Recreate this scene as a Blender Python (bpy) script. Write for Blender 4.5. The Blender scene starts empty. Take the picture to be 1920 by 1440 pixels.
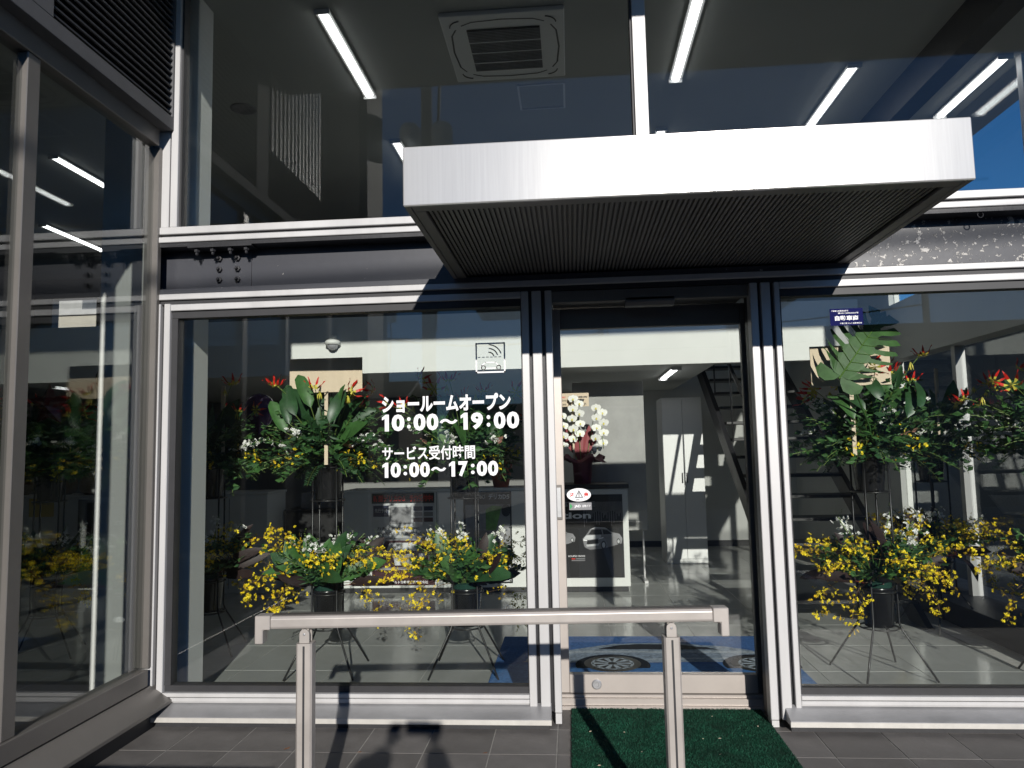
import bpy, bmesh, math, random
import numpy as np
from mathutils import Vector, Matrix

# ------------------------------------------------------------------ camera, sky, sun, exposure
S = bpy.context.scene
COL = S.collection
cam_data = bpy.data.cameras.new("camera")
cam = bpy.data.objects.new("camera", cam_data); COL.objects.link(cam)
cam_data.sensor_width = 36.0
cam_data.lens = 36.0 * 1390.0 / 1920.0
cam_data.clip_start = 0.02
cam_data.clip_end = 2000.0
TH, PS, ROLL = math.radians(5.2337), math.radians(4.4795), 0.021
w_ = Vector((-math.sin(PS)*math.cos(TH), math.cos(PS)*math.cos(TH), math.sin(TH)))
r0 = Vector((math.cos(PS), math.sin(PS), 0)); u0 = r0.cross(w_)
r_ = r0*math.cos(ROLL) - u0*math.sin(ROLL); u_ = u0*math.cos(ROLL) + r0*math.sin(ROLL)
M = Matrix.Identity(4)
for i in range(3):
    M[i][0], M[i][1], M[i][2] = r_[i], u_[i], -w_[i]
M[0][3], M[1][3], M[2][3] = 0.0, -3.85, 1.36
cam.matrix_world = M
S.camera = cam

SUN_DIR = Vector((-0.21, 1.0, -0.352)).normalized()          # the way the light travels
elev = math.asin(-SUN_DIR.z)
azim = math.atan2(-SUN_DIR.x, -SUN_DIR.y)                    # towards the sun, clockwise from +Y
world = bpy.data.worlds.new("World"); S.world = world; world.use_nodes = True
wn = world.node_tree
sky = wn.nodes.new("ShaderNodeTexSky"); sky.sky_type = 'NISHITA'; sky.sun_disc = False
sky.sun_elevation = elev; sky.sun_rotation = azim; sky.air_density = 0.8; sky.dust_density = 0.1; sky.ozone_density = 5.0
bg = wn.nodes["Background"]; bg.inputs["Strength"].default_value = 0.092
sky.altitude = 800.0
hs = wn.nodes.new("ShaderNodeHueSaturation"); hs.inputs["Saturation"].default_value = 1.15
wn.links.new(sky.outputs[0], hs.inputs["Color"]); wn.links.new(hs.outputs[0], bg.inputs[0])
sun_data = bpy.data.lights.new("sun", 'SUN'); sun_data.energy = 4.8; sun_data.angle = math.radians(0.53)
sun_data.color = (1.0, 0.955, 0.89)
sun = bpy.data.objects.new("sun", sun_data); COL.objects.link(sun)
sun.rotation_euler = SUN_DIR.to_track_quat('-Z', 'Y').to_euler()
S.view_settings.view_transform = 'Standard'; S.view_settings.look = 'None'
S.view_settings.exposure = 0.0; S.view_settings.gamma = 1.0
S.view_settings.use_curve_mapping = False
S.cycles.use_denoising = True
S.cycles.max_bounces = 8; S.cycles.diffuse_bounces = 4; S.cycles.glossy_bounces = 4
S.cycles.transparent_max_bounces = 24; S.cycles.transmission_bounces = 4
S.cycles.sample_clamp_indirect = 6.0
S.cycles.caustics_reflective = False; S.cycles.caustics_refractive = False

# ------------------------------------------------------------------ helpers
class MB:
    def __init__(s): s.v = []; s.f = []; s.m = []
    def face(s, pts, m=0):
        n = len(s.v); s.v += [tuple(p) for p in pts]; s.f.append(tuple(range(n, n+len(pts)))); s.m.append(m); return s
    def add(s, verts, faces, m=0):
        n = len(s.v); s.v += [tuple(p) for p in verts]
        s.f += [tuple(n+i for i in f) for f in faces]; s.m += [m]*len(faces); return s
    def box(s, x0, x1, y0, y1, z0, z1, m=0):
        v = [(x, y, z) for x in (x0, x1) for y in (y0, y1) for z in (z0, z1)]
        s.add(v, [(0,1,3,2), (4,6,7,5), (0,4,5,1), (2,3,7,6), (0,2,6,4), (1,5,7,3)], m); return s
    def prism(s, prof, a0, a1, axis='x', m=0):
        """profile in the two other axes, extruded from a0 to a1"""
        def P(a, p):
            if axis == 'x': return (a, p[0], p[1])
            if axis == 'y': return (p[0], a, p[1])
            return (p[0], p[1], a)
        n = len(prof)
        s.add([P(a0, p) for p in prof]+[P(a1, p) for p in prof],
              [tuple(range(n-1, -1, -1)), tuple(range(n, 2*n))]+[(i, (i+1) % n, n+(i+1) % n, n+i) for i in range(n)], m); return s
    def tube(s, path, rad, seg=8, m=0, cap=True):
        path = [Vector(p) for p in path]; n = len(path)
        rr = rad if isinstance(rad, (list, tuple)) else [rad]*n
        rings = []; up = Vector((0, 0, 1)); prev = None
        for i, p in enumerate(path):
            d = (path[min(i+1, n-1)]-path[max(i-1, 0)]).normalized()
            if prev is None:
                a = d.cross(up if abs(d.z) < .9 else Vector((1, 0, 0))).normalized()
            else:
                a = (prev - d*prev.dot(d)).normalized()
            prev = a; b = d.cross(a)
            rings.append([p + (a*math.cos(2*math.pi*k/seg)+b*math.sin(2*math.pi*k/seg))*rr[i] for k in range(seg)])
        vs = [q for r in rings for q in r]
        fs = [(i*seg+k, i*seg+(k+1) % seg, (i+1)*seg+(k+1) % seg, (i+1)*seg+k) for i in range(n-1) for k in range(seg)]
        if cap: fs += [tuple(range(seg-1, -1, -1)), tuple((n-1)*seg+k for k in range(seg))]
        s.add(vs, fs, m); return s
    def lathe(s, prof, c=(0, 0, 0), seg=24, m=0, cap=True):
        n = len(prof)
        vs = [(c[0]+r*math.cos(2*math.pi*k/seg), c[1]+r*math.sin(2*math.pi*k/seg), c[2]+z) for r, z in prof for k in range(seg)]
        fs = [(i*seg+k, i*seg+(k+1) % seg, (i+1)*seg+(k+1) % seg, (i+1)*seg+k) for i in range(n-1) for k in range(seg)]
        if cap: fs += [tuple(range(seg-1, -1, -1)), tuple((n-1)*seg+k for k in range(seg))]
        s.add(vs, fs, m); return s
    def ring(s, c, R, r, seg=28, rs=6, m=0):
        vs = []; fs = []
        for i in range(seg):
            a = 2*math.pi*i/seg
            for k in range(rs):
                b = 2*math.pi*k/rs; q = R+r*math.cos(b)
                vs.append((c[0]+q*math.cos(a), c[1]+q*math.sin(a), c[2]+r*math.sin(b)))
        for i in range(seg):
            for k in range(rs):
                fs.append((i*rs+k, ((i+1) % seg)*rs+k, ((i+1) % seg)*rs+(k+1) % rs, i*rs+(k+1) % rs))
        s.add(vs, fs, m); return s
    def mesh(s, name, mats, bevel=0.0, smooth=False, segs=1):
        me = bpy.data.meshes.new(name)
        me.from_pydata(s.v, [], s.f)
        for m in (mats if isinstance(mats, (list, tuple)) else [mats]): me.materials.append(m)
        if len(me.materials) > 1: me.polygons.foreach_set("material_index", s.m)
        if bevel > 0:
            bm = bmesh.new(); bm.from_mesh(me)
            bmesh.ops.recalc_face_normals(bm, faces=bm.faces)
            bmesh.ops.bevel(bm, geom=list(bm.edges), offset=bevel, segments=segs, affect='EDGES', profile=0.5, clamp_overlap=True)
            bm.to_mesh(me); bm.free()
        if smooth: me.polygons.foreach_set("use_smooth", [True]*len(me.polygons))
        me.update(); return me

def tag(o, label=None, cat=None, group=None, kind=None):
    if label: o["label"] = label
    if cat: o["category"] = cat
    if group: o["group"] = group
    if kind: o["kind"] = kind
    return o
def link(name, me, parent=None, loc=None):
    o = bpy.data.objects.new(name, me); COL.objects.link(o)
    if parent is not None: o.parent = parent
    if loc is not None: o.location = loc
    return o
def obj(name, mb, mats, parent=None, bevel=0.0, smooth=False, segs=1, loc=None):
    return link(name, mb.mesh(name, mats, bevel, smooth, segs), parent, loc)
def box(name, d, mat, parent=None, bevel=0.0):
    return obj(name, MB().box(*d), mat, parent, bevel)
def thing(name, label, cat, loc=(0, 0, 0), group=None, rz=0.0):
    o = bpy.data.objects.new(name, None); COL.objects.link(o); o.location = loc; o.rotation_euler = (0, 0, rz)
    o.empty_display_size = 0.1
    return tag(o, label, cat, group)

# ------------------------------------------------------------------ materials
def new_mat(name):
    m = bpy.data.materials.new(name); m.use_nodes = True
    return m, m.node_tree, m.node_tree.nodes["Principled BSDF"]
def pmat(name, col, rough=0.5, metal=0.0, spec=0.5, var=0.0, scale=8.0, bump=0.0, bscale=60.0, stretch=(1, 1, 1), rvar=0.0, sss=0.0, coat=0.0):
    m, nt, p = new_mat(name)
    p.inputs["Roughness"].default_value = rough; p.inputs["Metallic"].default_value = metal
    p.inputs["Specular IOR Level"].default_value = spec
    p.inputs["Base Color"].default_value = (*col, 1)
    if coat: p.inputs["Coat Weight"].default_value = coat
    L = nt.links
    if var or bump or rvar:
        tc = nt.nodes.new("ShaderNodeTexCoord"); mp = nt.nodes.new("ShaderNodeMapping"); mp.inputs["Scale"].default_value = stretch
        L.new(tc.outputs["Object"], mp.inputs[0])
        n = nt.nodes.new("ShaderNodeTexNoise"); n.inputs["Scale"].default_value = scale; n.inputs["Detail"].default_value = 6
        n.inputs["Roughness"].default_value = 0.65
        L.new(mp.outputs[0], n.inputs[0])
        if var:
            r = nt.nodes.new("ShaderNodeValToRGB")
            r.color_ramp.elements[0].position = 0.3; r.color_ramp.elements[1].position = 0.7
            r.color_ramp.elements[0].color = (*[c*(1-var) for c in col], 1); r.color_ramp.elements[1].color = (*[min(1, c*(1+var)) for c in col], 1)
            L.new(n.outputs[0], r.inputs[0]); L.new(r.outputs[0], p.inputs["Base Color"])
        if rvar:
            mr = nt.nodes.new("ShaderNodeMapRange"); mr.inputs[1].default_value = 0.3; mr.inputs[2].default_value = 0.7
            mr.inputs[3].default_value = max(0.02, rough-rvar); mr.inputs[4].default_value = rough+rvar
            L.new(n.outputs[0], mr.inputs[0]); L.new(mr.outputs[0], p.inputs["Roughness"])
        if bump:
            n2 = nt.nodes.new("ShaderNodeTexNoise"); n2.inputs["Scale"].default_value = bscale; n2.inputs["Detail"].default_value = 4
            L.new(mp.outputs[0], n2.inputs[0])
            b = nt.nodes.new("ShaderNodeBump"); b.inputs["Strength"].default_value = bump; b.inputs["Distance"].default_value = 0.01
            L.new(n2.outputs[0], b.inputs["Height"]); L.new(b.outputs[0], p.inputs["Normal"])
    return m
def emat(name, col, strength):
    m, nt, p = new_mat(name)
    p.inputs["Base Color"].default_value = (.8, .8, .8, 1)
    p.inputs["Emission Color"].default_value = (*col, 1); p.inputs["Emission Strength"].default_value = strength
    return m
def glass_mat(name, tint, gain=1.0, dirt=0.02):
    """clear pane: both faces mirror by Fresnel, the rest passes straight through with the tint of the glass and a trace of dust"""
    m = bpy.data.materials.new(name); m.use_nodes = True; nt = m.node_tree; L = nt.links
    for n in list(nt.nodes): nt.nodes.remove(n)
    out = nt.nodes.new("ShaderNodeOutputMaterial")
    geo = nt.nodes.new("ShaderNodeNewGeometry")
    ior = nt.nodes.new("ShaderNodeMapRange"); ior.inputs[3].default_value = 1.52; ior.inputs[4].default_value = 1/1.52
    L.new(geo.outputs["Backfacing"], ior.inputs[0])
    fr = nt.nodes.new("ShaderNodeFresnel"); L.new(ior.outputs[0], fr.inputs["IOR"])
    mu = nt.nodes.new("ShaderNodeMath"); mu.operation = 'MULTIPLY'; mu.use_clamp = True; mu.inputs[1].default_value = gain
    L.new(fr.outputs[0], mu.inputs[0])
    tr = nt.nodes.new("ShaderNodeBsdfTransparent"); tr.inputs[0].default_value = (*tint, 1)
    gl = nt.nodes.new("ShaderNodeBsdfGlossy"); gl.inputs["Roughness"].default_value = 0.0; gl.inputs[0].default_value = (1, 1, 1, 1)
    df = nt.nodes.new("ShaderNodeBsdfDiffuse"); df.inputs[0].default_value = (.5, .5, .48, 1)
    tc = nt.nodes.new("ShaderNodeTexCoord"); no = nt.nodes.new("ShaderNodeTexNoise"); no.inputs["Scale"].default_value = 2.5; no.inputs["Detail"].default_value = 5
    L.new(tc.outputs["Object"], no.inputs[0])
    dm = nt.nodes.new("ShaderNodeMapRange"); dm.inputs[1].default_value = .4; dm.inputs[2].default_value = .75; dm.inputs[3].default_value = dirt*.3; dm.inputs[4].default_value = dirt
    L.new(no.outputs[0], dm.inputs[0])
    m1 = nt.nodes.new("ShaderNodeMixShader"); m2 = nt.nodes.new("ShaderNodeMixShader")
    L.new(dm.outputs[0], m1.inputs[0]); L.new(tr.outputs[0], m1.inputs[1]); L.new(df.outputs[0], m1.inputs[2])
    L.new(mu.outputs[0], m2.inputs[0]); L.new(m1.outputs[0], m2.inputs[1]); L.new(gl.outputs[0], m2.inputs[2])
    L.new(m2.outputs[0], out.inputs[0])
    return m

def peeled_mat():
    m, nt, p = new_mat("dark_steel_paint"); L = nt.links
    tc = nt.nodes.new("ShaderNodeTexCoord")
    n = nt.nodes.new("ShaderNodeTexNoise"); n.inputs["Scale"].default_value = 26; n.inputs["Detail"].default_value = 8; n.inputs["Roughness"].default_value = .72
    mask = nt.nodes.new("ShaderNodeTexNoise"); mask.inputs["Scale"].default_value = 3.0
    L.new(tc.outputs["Object"], n.inputs[0]); L.new(tc.outputs["Object"], mask.inputs[0])
    sx = nt.nodes.new("ShaderNodeSeparateXYZ"); L.new(tc.outputs["Object"], sx.inputs[0])
    gx = nt.nodes.new("ShaderNodeMapRange"); gx.inputs[1].default_value = .6; gx.inputs[2].default_value = 1.7; gx.inputs[3].default_value = -.09; gx.inputs[4].default_value = .03
    L.new(sx.outputs[0], gx.inputs[0])
    mk = nt.nodes.new("ShaderNodeMath"); mk.operation = 'MULTIPLY_ADD'; mk.inputs[1].default_value = .22; L.new(mask.outputs[0], mk.inputs[0]); L.new(gx.outputs[0], mk.inputs[2])
    a = nt.nodes.new("ShaderNodeMath"); a.operation = 'ADD'; L.new(n.outputs[0], a.inputs[0]); L.new(mk.outputs[0], a.inputs[1])
    r = nt.nodes.new("ShaderNodeMapRange"); r.inputs[1].default_value = .70; r.inputs[2].default_value = .715; L.new(a.outputs[0], r.inputs[0])
    mx = nt.nodes.new("ShaderNodeMix"); mx.data_type = 'RGBA'; mx.inputs[6].default_value = (.046, .048, .058, 1); mx.inputs[7].default_value = (.5, .48, .45, 1)
    L.new(r.outputs[0], mx.inputs[0]); L.new(mx.outputs[2], p.inputs["Base Color"])
    p.inputs["Roughness"].default_value = .42
    b = nt.nodes.new("ShaderNodeBump"); b.inputs["Strength"].default_value = .5; b.inputs["Distance"].default_value = .004
    L.new(r.outputs[0], b.inputs["Height"])
    n3 = nt.nodes.new("ShaderNodeTexNoise"); n3.inputs["Scale"].default_value = 14; L.new(tc.outputs["Object"], n3.inputs[0])
    b2 = nt.nodes.new("ShaderNodeBump"); b2.inputs["Strength"].default_value = .05; b2.inputs["Distance"].default_value = .01
    L.new(n3.outputs[0], b2.inputs["Height"]); L.new(b.outputs[0], b2.inputs["Normal"]); L.new(b2.outputs[0], p.inputs["Normal"])
    return m

ALU = pmat("silver_white_aluminium", (.545, .54, .54), .42, .12, .5, .09, 4, .05, 8, (1, 1, .15), .06)
FASCIA = pmat("brushed_canopy_metal", (.53, .525, .515), .20, .28, .5, .05, 14, .0, 20, (9, 1, .2), .008)
SOFFIT = pmat("taupe_soffit_metal", (.16, .15, .142), .5, .2, .5, .06, 4)
STEEL = peeled_mat()
BLACKST = pmat("black_steel", (.022, .022, .025), .45, .1, .5, .2, 8, .1, 20)
GASKET = pmat("rubber_gasket", (.028, .028, .031), .55, 0, .5, .15, 10)
BRONZE = pmat("taupe_aluminium", (.18, .168, .156), .42, .35, .5, .06, 5)
DARKM = pmat("matt_dark_panel", (.018, .018, .019), 1.0, 0, .03)
HW_RIB = pmat("pale_ribbed_metal", (.45, .45, .45), .5, .1)
LOUV = pmat("grey_louvre_metal", (.12, .12, .125), .8, .0, .2, .08, 6)
FLASH = pmat("galvanised_flashing", (.42, .42, .43), .38, .55, .5, .16, 5, .05, 20, (.6, 1, 1), .08)
FLASHED = pmat("flashing_edge", (.62, .6, .56), .4, .3, .5, .1, 12)
RAILM = pmat("beige_handrail_aluminium", (.44, .405, .375), .42, .3, .5, .11, 7, .03, 30)
WHITE = pmat("white_interior_paint", (.66, .67, .65), .6, 0, .4, .03, 2, .03, 60)
GREYW = pmat("grey_wall_paint", (.22, .22, .215), .7, 0, .4, .05, 2, .03, 60)
CEIL = pmat("ceiling_board", (.40, .41, .395), .8, 0, .3, .03, 1.5)
SOFF_EAVE = pmat("eave_soffit", (.30, .30, .29), .8, 0, .3, .05, 2)
FLOORT = pmat("grey_polished_tile", (.40, .41, .395), .14, 0, .5, .05, 4, .015, 15, (1, 1, 1), .05)
GROUT = pmat("pale_grout", (.45, .44, .42), .9, 0, .2, .15, 20)
PGROUT = pmat("porch_grout", (.33, .32, .30), .9, 0, .2, .2, 20)
def tile_mats():
    out = []
    for i, k in enumerate((1.0, .87, 1.12, .95)):
        out.append(pmat("dark_porch_tile_%s" % "abcd"[i], (.145*k, .137*k, .131*k), .62, 0, .35, .24, 5, .12, 90, (1, 1, 1), .08))
    return out
PTILE = tile_mats()
ASPH = pmat("asphalt", (.30, .292, .28), .85, 0, .3, .25, 6, .3, 200)
CONC = pmat("concrete", (.33, .32, .30), .85, 0, .3, .15, 3, .2, 40)
BLACKP = pmat("black_plastic", (.012, .012, .013), .22, 0, .5)
BLACKM = pmat("black_powder_coat", (.015, .015, .016), .38, 0, .5)
FOAM = pmat("green_floral_foam", (.012, .042, .030), .9, 0, .2, .2, 30, .3, 120)
WOOD = pmat("pale_plaque_wood", (.66, .54, .40), .6, 0, .3, .1, 6, .03, 30, (1, 1, .1))
CARD = WHITE
LAMP = emat("lit_tube", (1.0, 1.0, 1.0), 5.0)
LAMPB = pmat("lamp_housing", (.7, .7, .7), .5)
G1 = pmat("leaf_green", (.045, .118, .030), .45, 0, .5, .35, 14)
G2 = pmat("leaf_deep_green", (.024, .070, .024), .42, 0, .5, .35, 14)
G3 = pmat("leaf_light_green", (.085, .17, .030), .45, 0, .5, .3, 14)
G4 = pmat("stem_green", (.16, .24, .06), .5, 0, .4, .25, 20)
DARKLEAF = pmat("dark_cordyline_leaf", (.022, .011, .010), .6, 0, .5, .4, 12)
REDSTEM = pmat("red_stem", (.22, .04, .03), .5, 0, .4, .3, 20)
TWIG = pmat("brown_twig", (.16, .10, .06), .7, 0, .3, .3, 20)
YEL = pmat("yellow_petal", (.86, .66, .02), .55, 0, .3, .18, 40)
YEL2 = pmat("golden_petal", (.74, .48, .012), .55, 0, .3, .2, 40)
RED = pmat("red_petal", (.55, .02, .012), .45, 0, .4, .25, 25)
YGR = pmat("yellow_green_petal", (.62, .55, .08), .5, 0, .4, .2, 25)
WHT = pmat("white_petal", (.82, .82, .78), .55, 0, .3, .05, 40)
PINK = pmat("salmon_spathe", (.70, .33, .26), .3, 0, .5, .15, 12)
PURP = pmat("purple_foil", (.045, .008, .085), .22, .2, .5)
REDF = pmat("red_foil", (.18, .008, .008), .25, .35, .5)
GRNF = pmat("green_balloon_rubber", (.015, .10, .03), .25, 0, .5)
DRED = pmat("dark_red_paper", (.22, .012, .02), .5)
BURG = pmat("burgundy_wrap", (.14, .020, .050), .5, 0, .4, .25, 10)
ORAN = pmat("orange_wrap", (.40, .085, .02), .5, 0, .4, .2, 12)
TERRA = pmat("terracotta", (.28, .075, .03), .6, 0, .3, .15, 12)
SHEET = pmat("poster_white", (.78, .78, .78), .35)
INK = pmat("poster_black", (.012, .012, .013), .3)
INKG = pmat("poster_grey", (.22, .22, .23), .35, 0, .5, .35, 5)
INKL = pmat("poster_light_grey", (.55, .56, .57), .35, 0, .5, .2, 6)
INKR = pmat("poster_red", (.62, .03, .02), .35)
INKRB = pmat("poster_maroon", (.055, .022, .026), .35, 0, .5, .5, 9)
INKB = pmat("poster_navy", (.02, .028, .07), .35)
INKGRN = pmat("poster_green", (.03, .32, .09), .35)
STICKW = pmat("white_vinyl", (.86, .86, .88), .45)
STICKB = pmat("blue_vinyl", (.006, .008, .075), .75, 0, .1)
GLASS = glass_mat("window_glass", (.95, .965, .955), .8, .002)
GLASSD = glass_mat("door_glass", (.955, .965, .958), .8, .002)
GLASSW = glass_mat("wing_glass", (.925, .945, .935), 1.15, .002)
MATB = pmat("blue_mat_pile", (.055, .14, .36), .9, 0, .2, .35, 60, .5, 300)
MATG = pmat("mat_print_grey", (.24, .30, .38), .9, 0, .2, .5, 30, .4, 300)
MATW = pmat("mat_print_pale", (.38, .44, .50), .9, 0, .2, .4, 40, .4, 300)
MATK = pmat("mat_print_dark", (.012, .016, .028), .9, 0, .2, .4, 40, .4, 300)
TURF = pmat("green_turf", (.006, .055, .030), .75, 0, .3, .6, 7)
TURFB = pmat("turf_backing", (.004, .036, .02), .9, 0, .2, .3, 40, .5, 200)
DRY = pmat("dry_leaf", (.20, .085, .035), .8, 0, .2, .3, 30)

# ------------------------------------------------------------------ the ground outside and inside
ground = tag(obj("ground", MB().face([(-300, -300, -.36), (300, -300, -.36), (300, 300, -.36), (-300, 300, -.36)]), ASPH), kind="structure")
for k in range(6):
    box("marking", (-7.0+k*2.5, -6.9+k*2.5, -10.5, -5.4, -.3598, -.356), STICKW, ground)
porch = tag(box("porch", (-2.6, 5.2, -1.95, .34, -.36, -.0012), PGROUT), kind="structure")
tile_me = [MB().box(0, .2985, 0, .2985, -.0011, .0012, 0).mesh("porch_tile", PTILE[i], .0005) for i in range(4)]
rng = random.Random(3)
T = .3045
for ix in range(-2, 24):
    for iy in range(-5, 3):
        x, y = -1.932 + ix*T, -.381 + iy*T
        if y > .33 or x < -2.6 or x > 4.8: continue
        o = link("porch_tile", tile_me[rng.randrange(4)], porch, (x+.003, y+.003, rng.uniform(-.0003, .0005)))
floor = tag(box("interior_floor", (-8.2, 3.15, .30, 7.0, -.05, -.003), GROUT), kind="structure")
wfloor = box("wing_floor", (-8.2, -2.36, -1.75, .30, -.05, -.003), GROUT, floor)
ft_me = MB().box(0, .596, 0, .596, -.003, 0).mesh("floor_tile", FLOORT, .001)
fte_me = MB().box(0, .596, 0, .296, -.003, 0).mesh("floor_tile", FLOORT, .001)
for ix in range(19):
    for iy in range(11):
        x, y = -8.15+ix*.6, .303+iy*.6
        if x > 2.6: continue
        link("floor_tile", ft_me, floor, (x+.002, y+.002, rng.uniform(-.0004, .0004)))
for ix in range(9):
    for iy in range(3):
        link("floor_tile", ft_me, floor, (-8.15+ix*.6+.002, -1.497+iy*.6+.002, 0))
back_wall = tag(obj("back_wall", MB().box(-8.2, -7.9, 6.8, 6.95, 0, 4.15).box(-7.9, -6.4, 6.8, 6.95, 0, 3.38).box(-7.9, -6.4, 6.8, 6.95, 3.85, 4.15).box(-6.4, -.6, 6.8, 6.95, 0, 4.15), GREYW), kind="structure")
box("plain_wall", (-.6, 3.15, 6.8, 6.95, 0, 4.15), WHITE, back_wall)
box("window_post", (-7.2, -7.1, 6.82, 6.93, 3.38, 3.85), BLACKST, back_wall)
box("skirting", (-6.4, 3.0, 6.785, 6.80, 0.001, .08), GASKET, back_wall)
tag(box("left_wall", (-8.35, -8.2, -1.8, 6.95, 0, 4.15), GREYW), kind="structure")
ceiling = tag(obj("ceiling", MB().box(-8.4, 2.57, .0, 6.95, 4.15, 4.2).box(-8.4, -2.3, -1.8, .0, 4.15, 4.2), CEIL), kind="structure")
box("lowered_board", (2.72, 3.15, .1, 6.95, 3.97, 4.0), CEIL, ceiling)
box("edge_beam", (2.57, 2.72, .1, 6.95, 3.9, 4.2), BLACKST, ceiling)
hb = MB()
for d in ((-.34, -.325, 1.57, 1.98), (.012, .027, 1.57, 1.98), (-.325, .012, 1.57, 1.582), (-.325, .012, 1.968, 1.98)):
    hb.box(d[0], d[1], d[2], d[3], 4.141, 4.1495)
obj("inspection_hatch", hb, LAMPB, ceiling)
# the roof overhang
roof = tag(obj("roof_eave", MB().box(-8.6, 3.83, -1.6, .0, 4.22, 4.40).box(3.152, 3.83, .0, 7.0, 4.22, 4.40).box(-8.6, 3.152, .0, 7.0, 4.22, 4.42), SOFF_EAVE), kind="structure")
mezz = tag(obj("mezzanine", MB().box(-8.2, 2.75, 3.35, 3.47, 2.17, 2.74).box(-8.2, 1.45, 3.47, 6.8, 2.2, 2.42), WHITE), kind="structure")
box("soffit_board", (-8.19, 1.44, 3.475, 6.79, 2.185, 2.197), WHITE, mezz)

# ------------------------------------------------------------------ the showroom building: frames, glass, beams
bld = thing("showroom_building", "glass fronted car showroom with silver window frames and a black steel beam", "building", (0, 0, 0))
# lower storey uprights. each column: black steel post with silver covers standing proud
def column(xs, z0, z1, name="column"):
    """xs: list of (x0, x1) silver strips; black steel behind them"""
    c = box(name, (xs[0][0]+.006, xs[-1][1]-.006, .0, .13, z0, z1), BLACKST, bld)
    for a, b in xs:
        obj("cover_strip", MB().box(a, b, -.028, .045, z0+.001, z1-.002), ALU, c, .003)
    return c
column([(-2.272, -2.213), (-2.192, -2.158)], .075, 2.205, "corner_column")
column([(-.244, -.206), (-.188, -.139), (-.119, -.084)], .062, 2.20, "mullion")
column([(.930, .968), (.985, 1.032), (1.051, 1.078)], .035, 2.20, "mullion")
obj("corner_post", MB().tube([(-2.305, -.012, .09), (-2.305, -.012, 2.20)], .026, 10).tube([(-2.305, -.012, 2.56), (-2.305, -.012, 4.2)], .03, 10), BLACKST, bld, smooth=True)
def h_frame(x0, x1):
    f = obj("bottom_rail", MB().box(x0, x1, -.026, .05, .106, .1255).box(x0, x1, -.03, .05, .1305, .150).box(x0+.001, x1-.001, -.015, .06, .04, .106), ALU, bld, .002)
    box("gasket", (x0+.002, x1-.002, -.006, .056, .1505, .183), GASKET, f)
    t = obj("top_rail", MB().box(x0, x1, -.027, .05, 2.163, 2.198), ALU, bld, .003)
    box("gasket", (x0+.002, x1-.002, -.010, .056, 2.124, 2.1625), GASKET, t)
h_frame(-2.157, -.245); h_frame(1.079, 3.13)
for x in (-2.140, -.2495): box("jamb_gasket", (x-.017 if x < -1 else x, x+.017 if x < -1 else x+.004, -.008, .05, .184, 2.123), GASKET, bld)
box("jamb_gasket", (1.0785, 1.0885, -.008, .05, .184, 2.123), GASKET, bld)
pane_l = box("glass_pane", (-2.125, -.245, .022, .032, .170, 2.14), GLASS, bld)
pane_r = box("glass_pane", (1.080, 3.13, .022, .032, .170, 2.14), GLASS, bld)
# flashing at the foot of the windows
for x0, x1 in ((-2.262, -.136), (1.0, 3.2)):
    f = obj("sill_flashing", MB().prism([(-.005, .104), (-.112, .058), (-.112, .036), (-.10, .036), (-.01, .03), (0, .03)], x0, x1), FLASH, bld, .0015)
    box("sill_lip", (x0-.002, x1+.002, -.1165, -.1125, .034, .0575), FLASHED, f)
    box("sill_base", (x0+.01, x1-.01, -.078, -.005, 0.001, .034), GASKET, f)
# beam over the whole front
box("trim_strip", (-2.30, 3.15, -.03, .05, 2.224, 2.256), ALU, bld, .003)
box("trim_backing", (-2.30, 3.15, -.012, .06, 2.199, 2.2235), GASKET, bld)
beam = obj("steel_beam", MB().box(-2.30, 3.15, .075, .10, 2.285, 2.515), STEEL, bld)
box("lower_flange", (-2.30, 3.15, -.025, .13, 2.258, 2.284), STEEL, beam)
box("upper_flange", (-2.30, 3.15, -.035, .13, 2.516, 2.539), BLACKST, beam)
box("end_stiffener", (-2.285, -2.27, -.02, .074, 2.285, 2.515), BLACKST, beam)
box("splice_plate", (-2.06, -1.70, -.04, .06, 2.506, 2.5155), BLACKST, beam)
box("splice_plate", (-2.03, -1.745, .066, .0748, 2.29, 2.50), STEEL, beam)
def bolt_me():
    b = MB(); b.lathe([(.010, 0), (.010, .004), (.0105, .004), (.0105, .012), (.0055, .0125), (.0055, .022), (.004, .024)], seg=6)
    me = b.mesh("bolt", BLACKST); me.transform(Matrix.Rotation(math.radians(90), 4, 'X')); return me
bm_ = bolt_me()
for xx in (-1.925, -1.820):
    for zz in (2.345, 2.405, 2.465):
        o = link("bolt", bm_, beam, (xx, .066, zz)); o.scale = (1.5, 1.5, 1.5)
bm2 = bm_.copy(); bm2.transform(Matrix.Rotation(math.radians(90), 4, 'X'))
for xx in (-2.02, -1.93, -1.83, -1.74):
    o = link("bolt", bm2, beam, (xx, -.012, 2.5055)); o.scale = (1.5, 1.5, 1.5)
hook = MB().ring((0, 0, 0), .014, .003, 12, 5)
hk = hook.mesh("eye_hook", BLACKST, smooth=True); hk.transform(Matrix.Rotation(math.radians(90), 4, 'X'))
for xx in (1.55, 2.02, 2.09): link("eye_hook", hk, beam, (xx, -.02 if xx > 2.05 else .06, 2.503))
box("upper_sill", (-2.30, 3.15, -.04, .07, 2.587, 2.627), ALU, bld, .003)
box("upper_sill_gap", (-2.30, 3.15, -.02, .06, 2.571, 2.5865), GASKET, bld)
box("upper_sill", (-2.30, 3.15, -.045, .07, 2.5395, 2.5705), ALU, bld, .003)
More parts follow.
